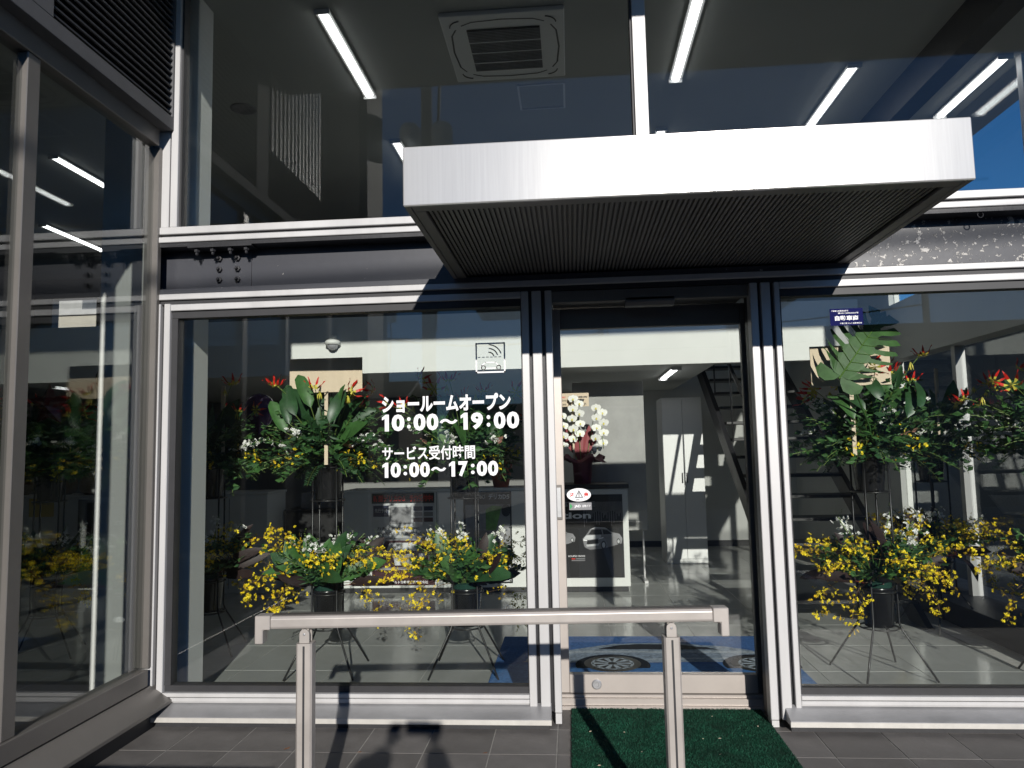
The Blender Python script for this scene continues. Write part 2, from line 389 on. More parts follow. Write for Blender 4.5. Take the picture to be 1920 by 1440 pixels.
# upper storey frames
obj("upper_mullion", MB().box(.385, .456, -.03, .07, 2.628, 4.21), ALU, bld, .003)
obj("upper_corner_frame", MB().box(-2.268, -2.178, -.028, .06, 2.628, 4.21).box(-2.168, -2.128, -.034, .06, 2.628, 4.21), ALU, bld, .003)
box("upper_corner_gap", (-2.179, -2.167, -.012, .06, 2.628, 4.21), GASKET, bld)
box("upper_gasket", (-2.128, -2.117, -.012, .05, 2.628, 4.21), GASKET, bld)
box("upper_gasket", (.374, .385, -.012, .05, 2.628, 4.21), GASKET, bld)
box("glass_pane", (-2.127, .386, .022, .032, 2.61, 4.15), GLASS, bld)
box("glass_pane", (.455, 3.13, .022, .032, 2.61, 4.15), GLASS, bld)
# right-hand glazed flank
for z0, z1 in ((.16, 2.14), (2.66, 4.15)):
    box("glass_pane", (3.145, 3.155, .06, 3.5, z0, z1), GLASS, bld)
obj("flank_wall", MB().box(3.10, 3.2, 3.5, 6.95, 0, 4.15), WHITE, bld)
obj("flank_beam", MB().box(3.03, 3.2, .14, 3.5, 2.14, 2.66), WHITE, bld)
obj("flank_sill", MB().box(2.83, 3.2, .14, 3.5, -.003, .16), BLACKST, bld, .004)
for y in (1.2, 2.35): box("flank_mullion", (3.10, 3.18, y, y+.06, .161, 2.139), ALU, bld)
for y in (1.2, 2.35): box("flank_mullion", (3.10, 3.18, y, y+.06, 2.661, 4.14), ALU, bld)
box("flank_corner", (3.131, 3.2, -.03, .139, 0, 4.2), ALU, bld, .003)
# inner white boxed column in the corner
obj("inner_column", MB().box(-2.74, -2.165, .24, .42, 0, 4.15), WHITE, bld, .004)
# mezzanine pipe and stair to the upper floor
# --- left wing (return wall at x = -2.25)
WX = -2.25
def wbox(name, y0, y1, z0, z1, mat, parent, p0=-.05, p1=.03, bev=.003): return obj(name, MB().box(WX+p0, WX+p1, y0, y1, z0, z1), mat, parent, bev)
wbox("wing_jamb", -.055, -.020, .281, 3.08, BRONZE, bld)
wbox("wing_mullion", -1.045, -.97, .281, 3.08, BRONZE, bld, -.03, .022)
wbox("wing_mullion", -1.80, -1.74, .281, 3.08, BRONZE, bld, -.03, .022)
wbox("wing_bottom_rail", -1.80, -.06, .195, .28, BRONZE, bld, -.05, .035)
wbox("wing_top_rail", -1.80, -.06, 3.081, 3.19, BRONZE, bld, -.05, .03)
obj("wing_sill", MB().prism([(WX-.05, .194), (WX+.03, .188), (WX+.145, .118), (WX+.145, .100), (WX+.12, .098), (WX-.05, .10)], -1.8, .0, 'y'), BRONZE, bld, .002)
obj("wing_base", MB().box(WX-.10, WX+.085, -1.8, .0, 0.0005, .0975), GASKET, bld)
box("glass_pane", (WX-.012, WX-.002, -.99, -.045, .26, 3.10), GLASSW, bld)
box("glass_pane", (WX-.012, WX-.002, -1.76, -1.02, .26, 3.10), GLASSW, bld)
box("wing_front_wall", (-8.3, -2.30, -1.88, -1.80, .0, 3.194), LOUV, bld)
box("wing_front_beam", (-8.3, -2.26, -1.88, -1.72, 3.195, 4.21), SOFF_EAVE, bld)
lv = obj("louvre_box", MB().box(WX-.10, WX+.05, -1.715, -.033, 3.252, 4.21), BLACKST, bld)
LVX = WX+.055
box("louvre_frame", (LVX-.04, LVX+.04, -1.75, -.031, 3.175, 3.249), LOUV, lv, .002)
box("louvre_frame", (LVX-.001, LVX+.04, -1.20, -1.00, 3.2495, 4.2), LOUV, lv, .002)
box("dark_panel", (LVX-.03, LVX+.03, -3.6, -1.201, 3.2495, 3.619), DARKM, lv)
box("louvre_frame", (LVX-.001, LVX+.04, -.050, -.031, 3.2495, 4.2), LOUV, lv, .002)
rbx = box("ribbed_fascia", (LVX-.02, LVX+.02, -2.35, -1.201, 3.62, 5.6), HW_RIB, lv)
rbm = MB().prism([(0, 0), (.016, .004), (.016, .024), (0, .028)], 3.62, 5.6, 'z').mesh("fascia_rib", HW_RIB)
for k in range(14): link("fascia_rib", rbm, lv, (LVX+.0202, -2.34+k*.08, 0))
box("fascia_end", (LVX-.05, LVX+.025, -3.6, -2.351, 3.62, 5.6), DARKM, lv)
slat = MB().prism([(.0, .0), (.002, .003), (.040, -.018), (.038, -.024), (.026, -.022)], -.998, -.052, 'y').mesh("slat", LOUV)
for k in range(24): link("slat", slat, lv, (LVX-.004, 0, 3.290+k*.0385))

# ------------------------------------------------------------------ sliding entrance door
door = bpy.data.objects.new("sliding_door", None); COL.objects.link(door); door.parent = bld
DY = .255
for d in ((-.100, -.046),): obj("stile", MB().box(d[0], d[1], DY, DY+.045, .072, 2.15), BRONZE, door, .003)
RAILB = pmat("beige_door_aluminium", (.48, .435, .40), .40, .35, .5, .05, 5)
door.children[0].data.materials[0] = RAILB
obj("stile", MB().box(.940, .966, DY, DY+.045, .072, 2.15), BRONZE, door, .003)
obj("bottom_door_rail", MB().box(-.0455, .9395, DY-.004, DY+.045, .072, .168), RAILB, door, .003)
obj("top_door_rail", MB().box(-.0455, .9395, DY, DY+.045, 2.035, 2.15), BRONZE, door, .003)
box("door_pane", (-.05, .943, DY+.017, DY+.027, .16, 2.04), GLASSD, door)
hd = obj("pull_handle", MB().box(-.094, -.060, DY-.006, DY-.0005, .985, 1.175), BRONZE, door, .004, segs=2)
obj("handle_recess", MB().box(-.0875, -.0665, DY-.0075, DY-.0062, 1.0, 1.16), INKL, hd, .001)
lk = MB().lathe([(.026, 0), (.026, .006), (.020, .010), (.012, .010), (.010, .006)], seg=24).mesh("door_lock", FLASH, smooth=False)
lk.transform(Matrix.Rotation(math.radians(90), 4, 'X')); link("door_lock", lk, door, (.098, DY-.004, .118))
fr = bpy.data.objects.new("door_frame", None); COL.objects.link(fr); fr.parent = bld
obj("jamb", MB().box(-.118, -.101, .046, .33, .04, 2.15), ALU, fr)
obj("jamb", MB().box(.967, .9845, .046, .33, .02, 2.15), BRONZE, fr)
obj("jamb", MB().box(-.116, -.086, -.030, .04, .012, .0615), ALU, fr)
obj("jamb", MB().box(.932, .966, -.030, .04, .004, .0345), ALU, fr)
obj("header", MB().box(-.0835, .9295, .0, .06, 2.135, 2.198), BRONZE, fr, .003)
obj("header", MB().box(-.0835, .9295, .0605, .34, 2.155, 2.25), BRONZE, fr, .002)
obj("door_sensor", MB().prism([(.0, 2.152), (.0, 2.128), (.012, 2.108), (.05, 2.104), (.09, 2.12), (.09, 2.152)], .30, .555), BRONZE, fr, .003)
obj("threshold", MB().box(-.10, .966, .20, .34, .0005, .018).box(-.10, .966, .222, .34, .0185, .052).box(-.10, .966, .24, .34, .0525, .068), RAILB, fr, .002)

# ------------------------------------------------------------------ entrance canopy
cn = thing("entrance_canopy", "boxy metal canopy with pale fascia and ribbed underside above the sliding door", "canopy", (0, 0, 0))
obj("fascia", MB().box(-.600, 1.440, -1.205, -1.185, 2.278, 2.506), FASCIA, cn, .004)
obj("side_panel", MB().box(-.600, -.575, -1.184, .06, 2.279, 2.505), SOFFIT, cn, .003)
obj("side_panel", MB().box(1.415, 1.440, -1.184, .06, 2.279, 2.505), SOFFIT, cn, .003)
obj("roof_panel", MB().box(-.574, 1.414, -1.184, .06, 2.49, 2.503), SOFFIT, cn)
obj("border_strip", MB().box(-.574, 1.414, -1.184, -1.125, 2.281, 2.296).box(-.574, -.53, -1.1245, .06, 2.281, 2.296).box(1.37, 1.414, -1.1245, .06, 2.281, 2.296), SOFFIT, cn, .002)
obj("soffit_backing", MB().box(-.53, 1.37, -1.1245, .06, 2.306, 2.312), BLACKST, cn)
rib = MB().prism([(.001, .009), (.003, 0), (.0135, 0), (.0155, .009)], -1.122, .055, 'y').mesh("soffit_rib", SOFFIT)
n_r = 95
for k in range(n_r): link("soffit_rib", rib, cn, (-.529+k*(1.899/n_r), 0, 2.2965))

# ------------------------------------------------------------------ handrail
hr = thing("handrail", "beige aluminium handrail on two posts in front of the door", "handrail", (-.29, -1.28, 0), rz=math.atan2(.10, 1.59))
LX = .80
ZR = .822
obj("rail", MB().prism([(-.021, ZR-.043), (-.024, ZR-.036), (-.024, ZR-.010), (-.018, ZR-.001), (.018, ZR-.001), (.024, ZR-.010), (.024, ZR-.036), (.021, ZR-.043)], -LX+.054, LX-.054), RAILM, hr, .0015)
obj("rail_cap", MB().box(-LX+.056, LX-.056, -.0185, .0185, ZR-.0008, ZR+.003), pmat("dark_rail_cap", (.10, .09, .085), .45, .2), hr)
for s in (-1, 1):
    e = obj("end_bend", MB().prism([(s*(LX-.053), ZR+.002), (s*LX, ZR+.002), (s*LX, ZR-.092), (s*(LX-.028), ZR-.092), (s*(LX-.028), ZR-.046), (s*(LX-.053), ZR-.046)], -.0255, .0255, 'y'), RAILM, hr, .003)
for x in (-.632, .607):
    p = obj("post", MB().prism([(x-.027, -.021), (x-.021, -.027), (x+.021, -.027), (x+.027, -.021), (x+.027, .021), (x+.021, .027), (x-.021, .027), (x-.027, .021)], 0.001, ZR-.092, 'z'), RAILM, hr)
    box("groove", (x-.0035, x+.0035, -.0278, -.0268, .02, ZR-.10), GASKET, p)
    pts = [(x-.017, ZR-.0915), (x+.017, ZR-.0915)] + [(x+.017*math.cos(a), ZR-.062+.017*math.sin(a)) for a in np.linspace(0, math.pi, 9)]
    obj("bracket", MB().prism(pts, -.021, -.011, 'y').prism(pts, .011, .021, 'y').box(x-.012, x+.012, -.0105, .0105, ZR-.0915, ZR-.0435), RAILM, p, .001)
    sc_ = MB().lathe([(.004, 0), (.004, .002), (.002, .003)], seg=10).mesh("screw", FLASH); sc_.transform(Matrix.Rotation(math.radians(90), 4, 'X'))
    link("screw", sc_, p, (x, -.021, ZR-.062))
    box("base_plate", (x-.05, x+.05, -.05, .05, .0005, .008), RAILM, p)

# ------------------------------------------------------------------ green doormat
dm = thing("doormat", "green artificial turf doormat lying in front of the sliding door", "doormat", (0, 0, 0))
box("backing", (-.040, .935, -1.00, .195, .001, .012), TURFB, dm, .003)
rs = np.random.RandomState(5)
N = 34000
bx = rs.uniform(-.038, .933, N); by = rs.uniform(-.80, .193, N); ang = rs.uniform(0, 6.28, N)
hgt = rs.uniform(.004, .009, N); wd = .0022; lx = rs.normal(0, .005, N); ly = rs.normal(0, .005, N)
V = np.zeros((N*3, 3)); ca, sa = np.cos(ang)*wd, np.sin(ang)*wd
V[0::3] = np.stack([bx-ca, by-sa, np.full(N, .0115)], 1); V[1::3] = np.stack([bx+ca, by+sa, np.full(N, .0115)], 1)
V[2::3] = np.stack([bx+lx, by+ly, .0115+hgt], 1)
me = bpy.data.meshes.new("turf_blades"); me.from_pydata(V.tolist(), [], np.arange(N*3).reshape(N, 3).tolist()); me.materials.append(TURF)
tag(link("turf_blades", me, dm), kind="stuff")
def dry_leaf(x, y, z, s, a, lab):
    b = MB(); b.add([(-s, 0, 0), (-.3*s, .32*s, .12*s), (.5*s, .25*s, .1*s), (s, 0, .25*s), (.4*s, -.3*s, .02*s), (-.4*s, -.28*s, .1*s), (0, 0, .02*s)],
        [(0, 6, 1), (1, 6, 2), (2, 6, 3), (3, 6, 4), (4, 6, 5), (5, 6, 0)])
    o = obj("fallen_leaf", b, DRY); o.location = (x, y, z); o.rotation_euler = (0, 0, a); return tag(o, lab, "leaf", "fallen leaves on the porch")
dry_leaf(-1.365, -.345, .002, .018, .9, "brown dry leaf on the dark tiles just left of the handrail post")
dry_leaf(-1.01, -.375, .002, .012, .2, "small tan dry leaf on the dark tiles between handrail post and doormat")
dry_leaf(-.43, -.37, .002, .012, .4, "small tan dry leaf on the dark tiles close to the doormat")
for k in range(16):
    x, y = rs.uniform(0, .9), rs.uniform(-.62, .15)
    b = MB(); s = rs.uniform(.004, .009); b.add([(-s, 0, 0), (0, .4*s, .002), (s, 0, .001), (0, -.4*s, 0)], [(0, 1, 2, 3)])
    o = obj("dry_scrap", b, WOOD, dm); o.location = (x, y, .0275); o.rotation_euler = (0, 0, rs.uniform(0, 6))

# ------------------------------------------------------------------ ceiling fittings
STRIP = "tube lights on the showroom ceiling"
def strip_light(x, y0, y1, z, lab):
    t = thing("strip_light", lab, "ceiling light", (x, y0, z), STRIP)
    L_ = y1-y0
    obj("housing", MB().box(-.05, .05, 0, L_, -.012, -.001), LAMPB, t, .002)
    pr = [(.030*math.cos(a), -.0125-.022*math.sin(a)) for a in np.linspace(0, math.pi, 9)]
    obj("tube", MB().prism(pr, .02, L_-.02, 'y'), LAMP, t)
    obj("end_cap", MB().box(-.05, .05, -.006, -.0005, -.035, -.001).box(-.05, .05, L_+.0005, L_+.006, -.035, -.001), LAMPB, t)
strip_light(-1.485, .46, 1.58, 4.149, "lit white tube light on the ceiling left of the air conditioner")
strip_light(-1.485, 2.42, 3.54, 4.149, "lit white tube light ending just behind the canopy's left front corner")
strip_light(.86, .50, 1.61, 4.149, "lit white tube light cut by the picture's top, right of the upper mullion")
strip_light(.86, 2.47, 3.58, 4.149, "short piece of lit tube light peeping over the canopy beside the upper mullion")
strip_light(2.15, 1.55, 2.62, 4.149, "lit tube light slanting over the right half of the canopy")
strip_light(3.0, 1.20, 2.1, 3.969, "lit tube light farthest right, near the patch of blue sky")
strip_light(1.08, 3.72, 4.84, 2.184, "lit tube light under the mezzanine seen through the door's top")
strip_light(.20, 5.1, 6.2, 2.184, "tube light added deep under the mezzanine to brighten the room behind the partition panel")  # extra lamp, added only to lift the dim room under the mezzanine
strip_light(-4.65, 2.36, 3.38, 4.149, "lit tube light high in the left wing's glass, upper of the slanting pair")
strip_light(-6.13, 4.20, 5.32, 4.149, "lit tube light in the left wing's glass, lower of the slanting pair")
ac = thing("ceiling_air_conditioner", "square white cassette air conditioner with a dark grille in the ceiling", "air conditioner", (-.37, 1.0, 4.149))
obj("panel", MB().box(-.40, .40, -.42, .42, -.032, 0), LAMPB, ac, .008, segs=2)
gr = obj("grille", MB().box(-.24, .24, -.26, .26, -.040, -.0325), INK, ac)
gs = MB().box(-.236, .236, 0, .006, -.045, -.041).mesh("slat", INKG)
for k in range(28): link("slat", gs, gr, (0, -.25+k*.018, 0))
gt = MB().box(0, .008, -.255, .255, -.049, -.0455).mesh("cross_bar", LAMPB)
gt2 = MB().box(-.24, .24, 0, .008, -.049, -.0455).mesh("cross_bar", LAMPB)
for y in (-.13, 0, .13): link("cross_bar", gt2, gr, (0, y, 0))
for a in range(4):
    b = MB(); pts = [(-.27, -.31), (-.2, -.345), (0, -.36), (.2, -.345), (.27, -.31)]
    for (xa, ya), (xb, yb) in zip(pts, pts[1:]): b.face([(xa, ya-.006, -.0335), (xb, yb-.006, -.0335), (xb, yb+.006, -.0335), (xa, ya+.006, -.0335)])
    o = obj("vent_slot", b, INK, ac); o.rotation_euler = (0, 0, a*math.pi/2)
b = MB(); pth = []
for q in range(4):
    cx, cy = [(.27, .29), (-.27, .29), (-.27, -.29), (.27, -.29)][q]
    pth = [(cx+.075*math.cos(a), cy+.075*math.sin(a), -.034) for a in np.linspace(q*math.pi/2+.1, q*math.pi/2+1.47, 7)]
    b.tube(pth, .0045, 5)
obj("outline_groove", b, INK, ac)
tag(obj("ceiling_speaker", MB().lathe([(.10, 0), (.10, -.006), (.085, -.010), (.0, -.010)], seg=32, cap=False), INKG, loc=(-2.55, 1.69, 4.149)), "round grey speaker grille set flush in the ceiling at upper left", "speaker")

# ------------------------------------------------------------------ lettering helper
def text_mesh(name, body, x0, x1, z0, z1, y, mat, parent=None, bold=0.02, depth=.0006, xz_center=None, keep_aspect=False):
    cu = bpy.data.curves.new("txt", 'FONT'); cu.body = body; cu.size = 1.0; cu.offset = bold; cu.fill_mode = 'FRONT'; cu.resolution_u = 3
    t = bpy.data.objects.new("txt", cu); COL.objects.link(t)
    bpy.context.view_layer.update()
    dg = bpy.context.evaluated_depsgraph_get()
    me = bpy.data.meshes.new_from_object(t.evaluated_get(dg))
    bpy.data.objects.remove(t); bpy.data.curves.remove(cu)
    n = len(me.vertices)
    co = np.zeros(n*3); me.vertices.foreach_get("co", co); co = co.reshape(n, 3)
    lo, hi = co.min(0), co.max(0)
    sx = (x1-x0)/max(hi[0]-lo[0], 1e-6); sz = (z1-z0)/max(hi[1]-lo[1], 1e-6)
    out = np.stack([x0+(co[:, 0]-lo[0])*sx, np.full(n, y), z0+(co[:, 1]-lo[1])*sz], 1)
    me.vertices.foreach_set("co", out.ravel()); me.materials.clear(); me.materials.append(mat); me.name = name; me.update()
    return link(name, me, parent)
def rect(name, x0, x1, z0, z1, y, mat, parent=None, th=.0005):
    return obj(name, MB().box(x0, x1, y, y+th, z0, z1), mat, parent)
def poly(name, pts, y, mat, parent=None):
    return obj(name, MB().face([(p[0], y, p[1]) for p in pts]), mat, parent)
def stroke(b, pts, w, y, closed=False):
    n = len(pts); P = [Vector((p[0], p[1])) for p in pts]
    for i in range(n if closed else n-1):
        a, c = P[i], P[(i+1) % n]; d = (c-a).normalized(); q = Vector((-d.y, d.x))*w/2; e = d*w/2
        a2, c2 = a-e, c+e
        b.face([(a2.x-q.x, y, a2.y-q.y), (c2.x-q.x, y, c2.y-q.y), (c2.x+q.x, y, c2.y+q.y), (a2.x+q.x, y, a2.y+q.y)])
    return b
def arc(cx, cz, r, a0, a1, n=14): return [(cx+r*math.cos(math.radians(a)), cz+r*math.sin(math.radians(a))) for a in np.linspace(a0, a1, n)]

GY = .0212
wl = thing("window_lettering", "white Japanese opening hours lettering on the window left of the door", "lettering", (0, 0, 0))
text_mesh("text_line", "ショールームオープン", -1.000, -.312, 1.580, 1.672, GY, STICKW, wl, .042)
text_mesh("text_line", "サービス受付時間", -.999, -.505, 1.328, 1.402, GY, STICKW, wl, .018)
def hours(chars, x0, x1, xr, z0, z1, tilt):
    """one line of figures, each drawn to its own width; the figure 1 is a stem with a flag"""
    for ch, a, c in chars:
        xa, xc = x0+(a-712)*xr, x0+(c-712)*xr; dz = (a-712)*tilt
        if ch == "1":
            w = xc-xa; h = z1-z0; t = w*.60
            poly("text_line", [(xc-t, z0+dz), (xc, z0+dz), (xc, z1+dz), (xc-t*.75, z1+dz), (xa, z1-h*.17+dz), (xa, z1-h*.34+dz), (xc-t, z1-h*.25+dz)], GY, STICKW, wl)
        elif ch == "～": text_mesh("text_line", ch, xa, xc, z0+(z1-z0)*.36+dz, z0+(z1-z0)*.66+dz, GY, STICKW, wl, .045)
        elif ch == ":": text_mesh("text_line", ch, xa, xc, z0+(z1-z0)*.14+dz, z0+(z1-z0)*.82+dz, GY, STICKW, wl, .03)
        else: text_mesh("text_line", ch, xa, xc, z0+dz, z1+dz, GY, STICKW, wl, .045)
hours([("1", 712, 725.5), ("0", 731, 756), (":", 761, 768), ("0", 773.5, 797), ("0", 799, 822), ("～", 824, 859), ("1", 865, 878.5), ("9", 885, 908), (":", 915, 922), ("0", 928.5, 951), ("0", 953.5, 977)], -1.0000, 0, .002755, 1.482, 1.571, 0)
hours([("1", 712, 723.5), ("0", 728, 748), (":", 753, 760), ("0", 764, 783.5), ("0", 785, 804), ("～", 806, 835.5), ("1", 841, 852.5), ("7", 859, 877), (":", 883, 890), ("0", 894, 914), ("0", 915.5, 935)], -.9990, 0, .002755, 1.238, 1.317, 0)
wi = thing("garage_pictogram", "square white pictogram of a car under radio waves on the window", "pictogram", (0, 0, 0))
b = stroke(MB(), [(-.490, 1.782), (-.490, 1.935), (-.340, 1.935), (-.340, 1.782)], .008, GY, True); obj("frame", b, STICKW, wi)
b = MB()
for r in (.03, .05, .07): stroke(b, arc(-.425, 1.858, r, 20, 85, 8), .006, GY)
obj("waves", b, STICKW, wi)
b = MB()
for x in np.arange(-.48, -.35, .022): stroke(b, [(x, 1.862), (x+.010, 1.862)], .004, GY)
obj("dashes", b, STICKW, wi)
b = stroke(MB(), [(-.468, 1.806), (-.462, 1.818), (-.44, 1.834), (-.39, 1.834), (-.372, 1.818), (-.36, 1.812)], .005, GY)
stroke(b, [(-.438, 1.803), (-.385, 1.803)], .005, GY)
for cx in (-.453, -.372): stroke(b, arc(cx, 1.806, .011, 0, 360, 16), .005, GY)
obj("car_outline", b, STICKW, wi)
bs = thing("dealer_sticker", "small navy sticker with white Japanese print high on the right window", "sticker", (0, 0, 0))
rect("sheet", 1.338, 1.502, 1.968, 2.056, GY-.0004, STICKB, bs, .0003)
text_mesh("print", "自動車商", 1.362, 1.478, 1.993, 2.019, GY-.0007, STICKW, bs, .03)
text_mesh("print", "千葉県公安委員会許可", 1.346, 1.43, 2.040, 2.048, GY-.0007, STICKW, bs, .01)
text_mesh("print", "第441120003023号", 1.378, 1.480, 2.028, 2.036, GY-.0007, STICKW, bs, .01)
text_mesh("print", "千葉三菱コルト自動車販売", 1.385, 1.494, 1.975, 1.983, GY-.0007, STICKW, bs, .01)
DG = DY+.0163
cs = thing("caution_sticker", "white oval caution sticker with red characters on the door glass", "sticker", (0, 0, 0))
poly("oval", [(.032+.066*math.cos(a), 1.118+.036*math.sin(a)) for a in np.linspace(0, 2*math.pi, 33)[:-1]], DG, STICKW, cs)
text_mesh("print", "注", -.018, .006, 1.106, 1.131, DG-.0004, INKR, cs, .03)
text_mesh("print", "意", .060, .084, 1.106, 1.131, DG-.0004, INKR, cs, .03)
obj("triangle", stroke(stroke(MB(), [(.014, 1.104), (.052, 1.104), (.033, 1.140)], .004, DG-.0004, True), [(.033, 1.128), (.033, 1.115)], .005, DG-.0004).face([(.0305, DG-.0004, 1.1075), (.0355, DG-.0004, 1.1075), (.0355, DG-.0004, 1.1115), (.0305, DG-.0004, 1.1115)]), INK, cs)
text_mesh("print", "自動ドア", .014, .052, 1.087, 1.095, DG-.0004, INK, cs, .01)
js = thing("door_maker_sticker", "small dark sticker with green wedge and white print below the oval sticker", "sticker", (0, 0, 0))
rect("sheet", -.022, .10, 1.036, 1.076, DG-.0002, INKG, js, .0002)
poly("wedge", [(-.018, 1.039), (-.004, 1.056), (-.018, 1.073)], DG-.0005, INKGRN, js)
text_mesh("print", "JAD", .006, .040, 1.046, 1.064, DG-.0005, STICKW, js, .03)
text_mesh("print", "自動ドア", .050, .094, 1.050, 1.064, DG-.0005, STICKW, js, .01)

# ------------------------------------------------------------------ showroom furniture
CY0 = 3.48
ct = thing("display_counter", "long white counter with posters on its front behind the flower stands", "counter", (-.9, CY0, 0))
def lbox(name, d, mat, par, bev=.004): return obj(name, MB().box(*d), mat, par, bev)
lbox("carcass", (-1.40, 1.43, .0, .50, .05, .985), WHITE, ct); lbox("plinth", (-1.38, 1.41, .02, .48, .0, .05), GASKET, ct)
lbox("worktop", (-1.41, .52, -.01, .51, .986, 1.008), WHITE, ct)
lbox("worktop", (.525, 1.44, -.02, .51, .986, 1.03), BLACKM, ct)
for x in (-.9, -.45, .0, .5): box("panel_joint", (x, x+.004, -.0015, .0, .06, .98), GASKET, ct)
PG = "posters on the front of the long white counter"
def poster(x0, x1, z0, z1, lab, base):
    t = thing("poster", lab, "poster", (0, 0, 0), PG); rect("sheet", x0, x1, z0, z1, CY0-.0035, base, t, .001); return t
PY = CY0-.0042
p1 = poster(-2.0, -1.37, .075, .975, "white poster with red headline on black, leftmost on the white counter", INKL)
rect("header_band", -2.0, -1.37, .875, .974, PY, INK, p1)
text_mesh("print", "新型デリカD:5", -1.985, -1.66, .892, .957, PY-.0006, INKR, p1, .03)
text_mesh("print", "予約受付中!", -1.62, -1.385, .892, .957, PY-.0006, INKR, p1, .03)
rect("badge", -1.985, -1.83, .745, .855, PY, INKB, p1); text_mesh("print", "先行予約", -1.97, -1.845, .785, .825, PY-.0006, INKL, p1, .01)
for k in range(3):
    for j in range(2): rect("thumbnail", -1.58+j*.105, -1.49+j*.105, .80-k*.055, .842-k*.055, PY, [INKB, INKG, INKRB][k], p1)
rect("grey_field", -1.82, -1.60, .67, .84, PY, INKG, p1)
text_mesh("print", "力ある勇者のために", -1.95, -1.52, .615, .645, PY-.0006, INK, p1, .015)
text_mesh("print", "デリカD:5 まもなくデビュー", -1.95, -1.42, .565, .597, PY-.0006, INK, p1, .015)
rect("car_photo", -1.97, -1.40, .23, .54, PY, INKG, p1)
poly("car_body", [(-1.93, .25), (-1.93, .40), (-1.86, .51), (-1.52, .51), (-1.44, .40), (-1.43, .25)], PY-.0006, INKRB, p1)
poly("windscreen", [(-1.86, .405), (-1.82, .49), (-1.56, .49), (-1.51, .405)], PY-.001, INKL, p1)
poly("grille", [(-1.77, .27), (-1.79, .38), (-1.58, .38), (-1.60, .27)], PY-.001, INKL, p1)
for x in (-1.89, -1.53): rect("lamp", x, x+.07, .34, .385, PY-.001, STICKW, p1)
rect("footer_band", -2.0, -1.37, .076, .226, PY, INKRB, p1)
text_mesh("print", "千葉三菱コルト自動車販売株式会社", -1.93, -1.44, .092, .122, PY-.0006, STICKW, p1, .015)
p2 = poster(-1.08, -.605, .09, .975, "black poster with white headline, second from the left on the white counter", INK)
text_mesh("print", "まむすしのび", -1.06, -.86, .905, .95, PY-.0006, INKL, p2, .01)
text_mesh("print", "デリカD:5", -.83, -.625, .900, .955, PY-.0006, STICKW, p2, .02)
rect("picture", -1.06, -.62, .44, .85, PY, INKG, p2)
poly("leaf_shape", [(-.86, .60), (-.86, .80), (-.80, .84), (-.70, .83), (-.73, .72), (-.76, .60)], PY-.0006, pmat("poster_leaf_green", (.12, .26, .05), .4, 0, .5, .4, 20), p2)
poly("round_photo", [(-.66+.045*math.cos(a), .79+.06*math.sin(a)) for a in np.linspace(0, 6.1, 18)], PY-.001, INK, p2)
rect("lower_sheet", -1.06, -.62, .105, .42, PY, INKL, p2)
b = MB(); 
for r in (.030, .017): stroke(b, arc(-.78, .20, r, 0, 360, 20), .010, PY-.0008)
obj("wheel_picture", b, INK, p2)
rect("caption_band", -1.04, -.64, .118, .145, PY-.0008, INKB, p2)
p3 = poster(-.42, .475, .135, .93, "wide black poster with two silver cars on the counter's right end", INK)
text_mesh("print", "ACTIVE", -.36, .21, .815, .865, PY-.0006, INKG, p3, .02)
text_mesh("print", "Motion", -.34, .168, .700, .765, PY-.0006, STICKW, p3, .03)
for k in range(34): rect("light_ray", .10+k*.011, .1045+k*.011, .62+.15*abs(math.sin(k*1.7)), .86, PY, INKG, p3, .0003)
def car_pic(ox, oz, s, par):
    def Q(pts): return [(ox+x*s, oz+y*s) for x, y in pts]
    poly("car_body", Q([(0, .0), (-.02, .10), (.05, .17), (.14, .29), (.24, .33), (.44, .32), (.58, .22), (.72, .19), (.78, .10), (.76, .0), (.62, -.04), (.40, -.10), (.12, -.12), (.02, -.07)]), PY-.0006, INKG, par)
    poly("bonnet", Q([(.0, .10), (.06, .165), (.36, .175), (.34, .11), (.10, .075)]), PY-.0009, INKL, par)
    poly("roof_highlight", Q([(.16, .29), (.24, .325), (.43, .315), (.50, .28), (.40, .30), (.24, .305)]), PY-.0009, INKL, par)
    poly("car_window", Q([(.10, .18), (.17, .28), (.36, .28), (.38, .18)]), PY-.0011, INK, par)
    poly("car_window", Q([(.40, .18), (.385, .28), (.48, .265), (.58, .19)]), PY-.0011, INK, par)
    poly("grille", Q([(.06, .0), (.08, .065), (.30, .085), (.28, -.02), (.14, -.05)]), PY-.0011, INK, par)
    poly("lamp", Q([(-.01, .09), (.07, .075), (.07, .055), (.0, .06)]), PY-.0012, STICKW, par)
    poly("lamp", Q([(.30, .10), (.40, .13), (.40, .11), (.30, .08)]), PY-.0012, STICKW, par)
    poly("bumper_bar", Q([(.05, -.02), (.06, -.06), (.30, -.04), (.33, .03), (.30, .0)]), PY-.0012, INKL, par)
    for cx, cy, r in ((.40, -.03, .085), (.70, .04, .06)):
        poly("car_wheel", Q([(cx+.6*r*math.cos(a), cy+r*math.sin(a)) for a in np.linspace(0, 6.0, 16)]), PY-.0013, INK, par)
        poly("car_rim", Q([(cx+.38*r*math.cos(a), cy+.65*r*math.sin(a)) for a in np.linspace(0, 6.0, 14)]), PY-.0015, INKL, par)
car_pic(.09, .46, .48, p3); car_pic(-.30, .48, .40, p3)
text_mesh("print", "ECLIPSE CROSS", -.06, .10, .335, .350, PY-.0006, STICKW, p3, .01)
rect("print_bar", -.03, .005, .312, .322, PY, INKR, p3); rect("print_bar", .01, .10, .312, .322, PY, INKG, p3); rect("print_bar", -.03, .10, .296, .305, PY, INKG, p3)
cb = thing("storage_cabinet", "white cabinet at the left, behind the shaded flower stand", "cabinet", (-3.45, 3.5, 0), "white cabinets along the office")
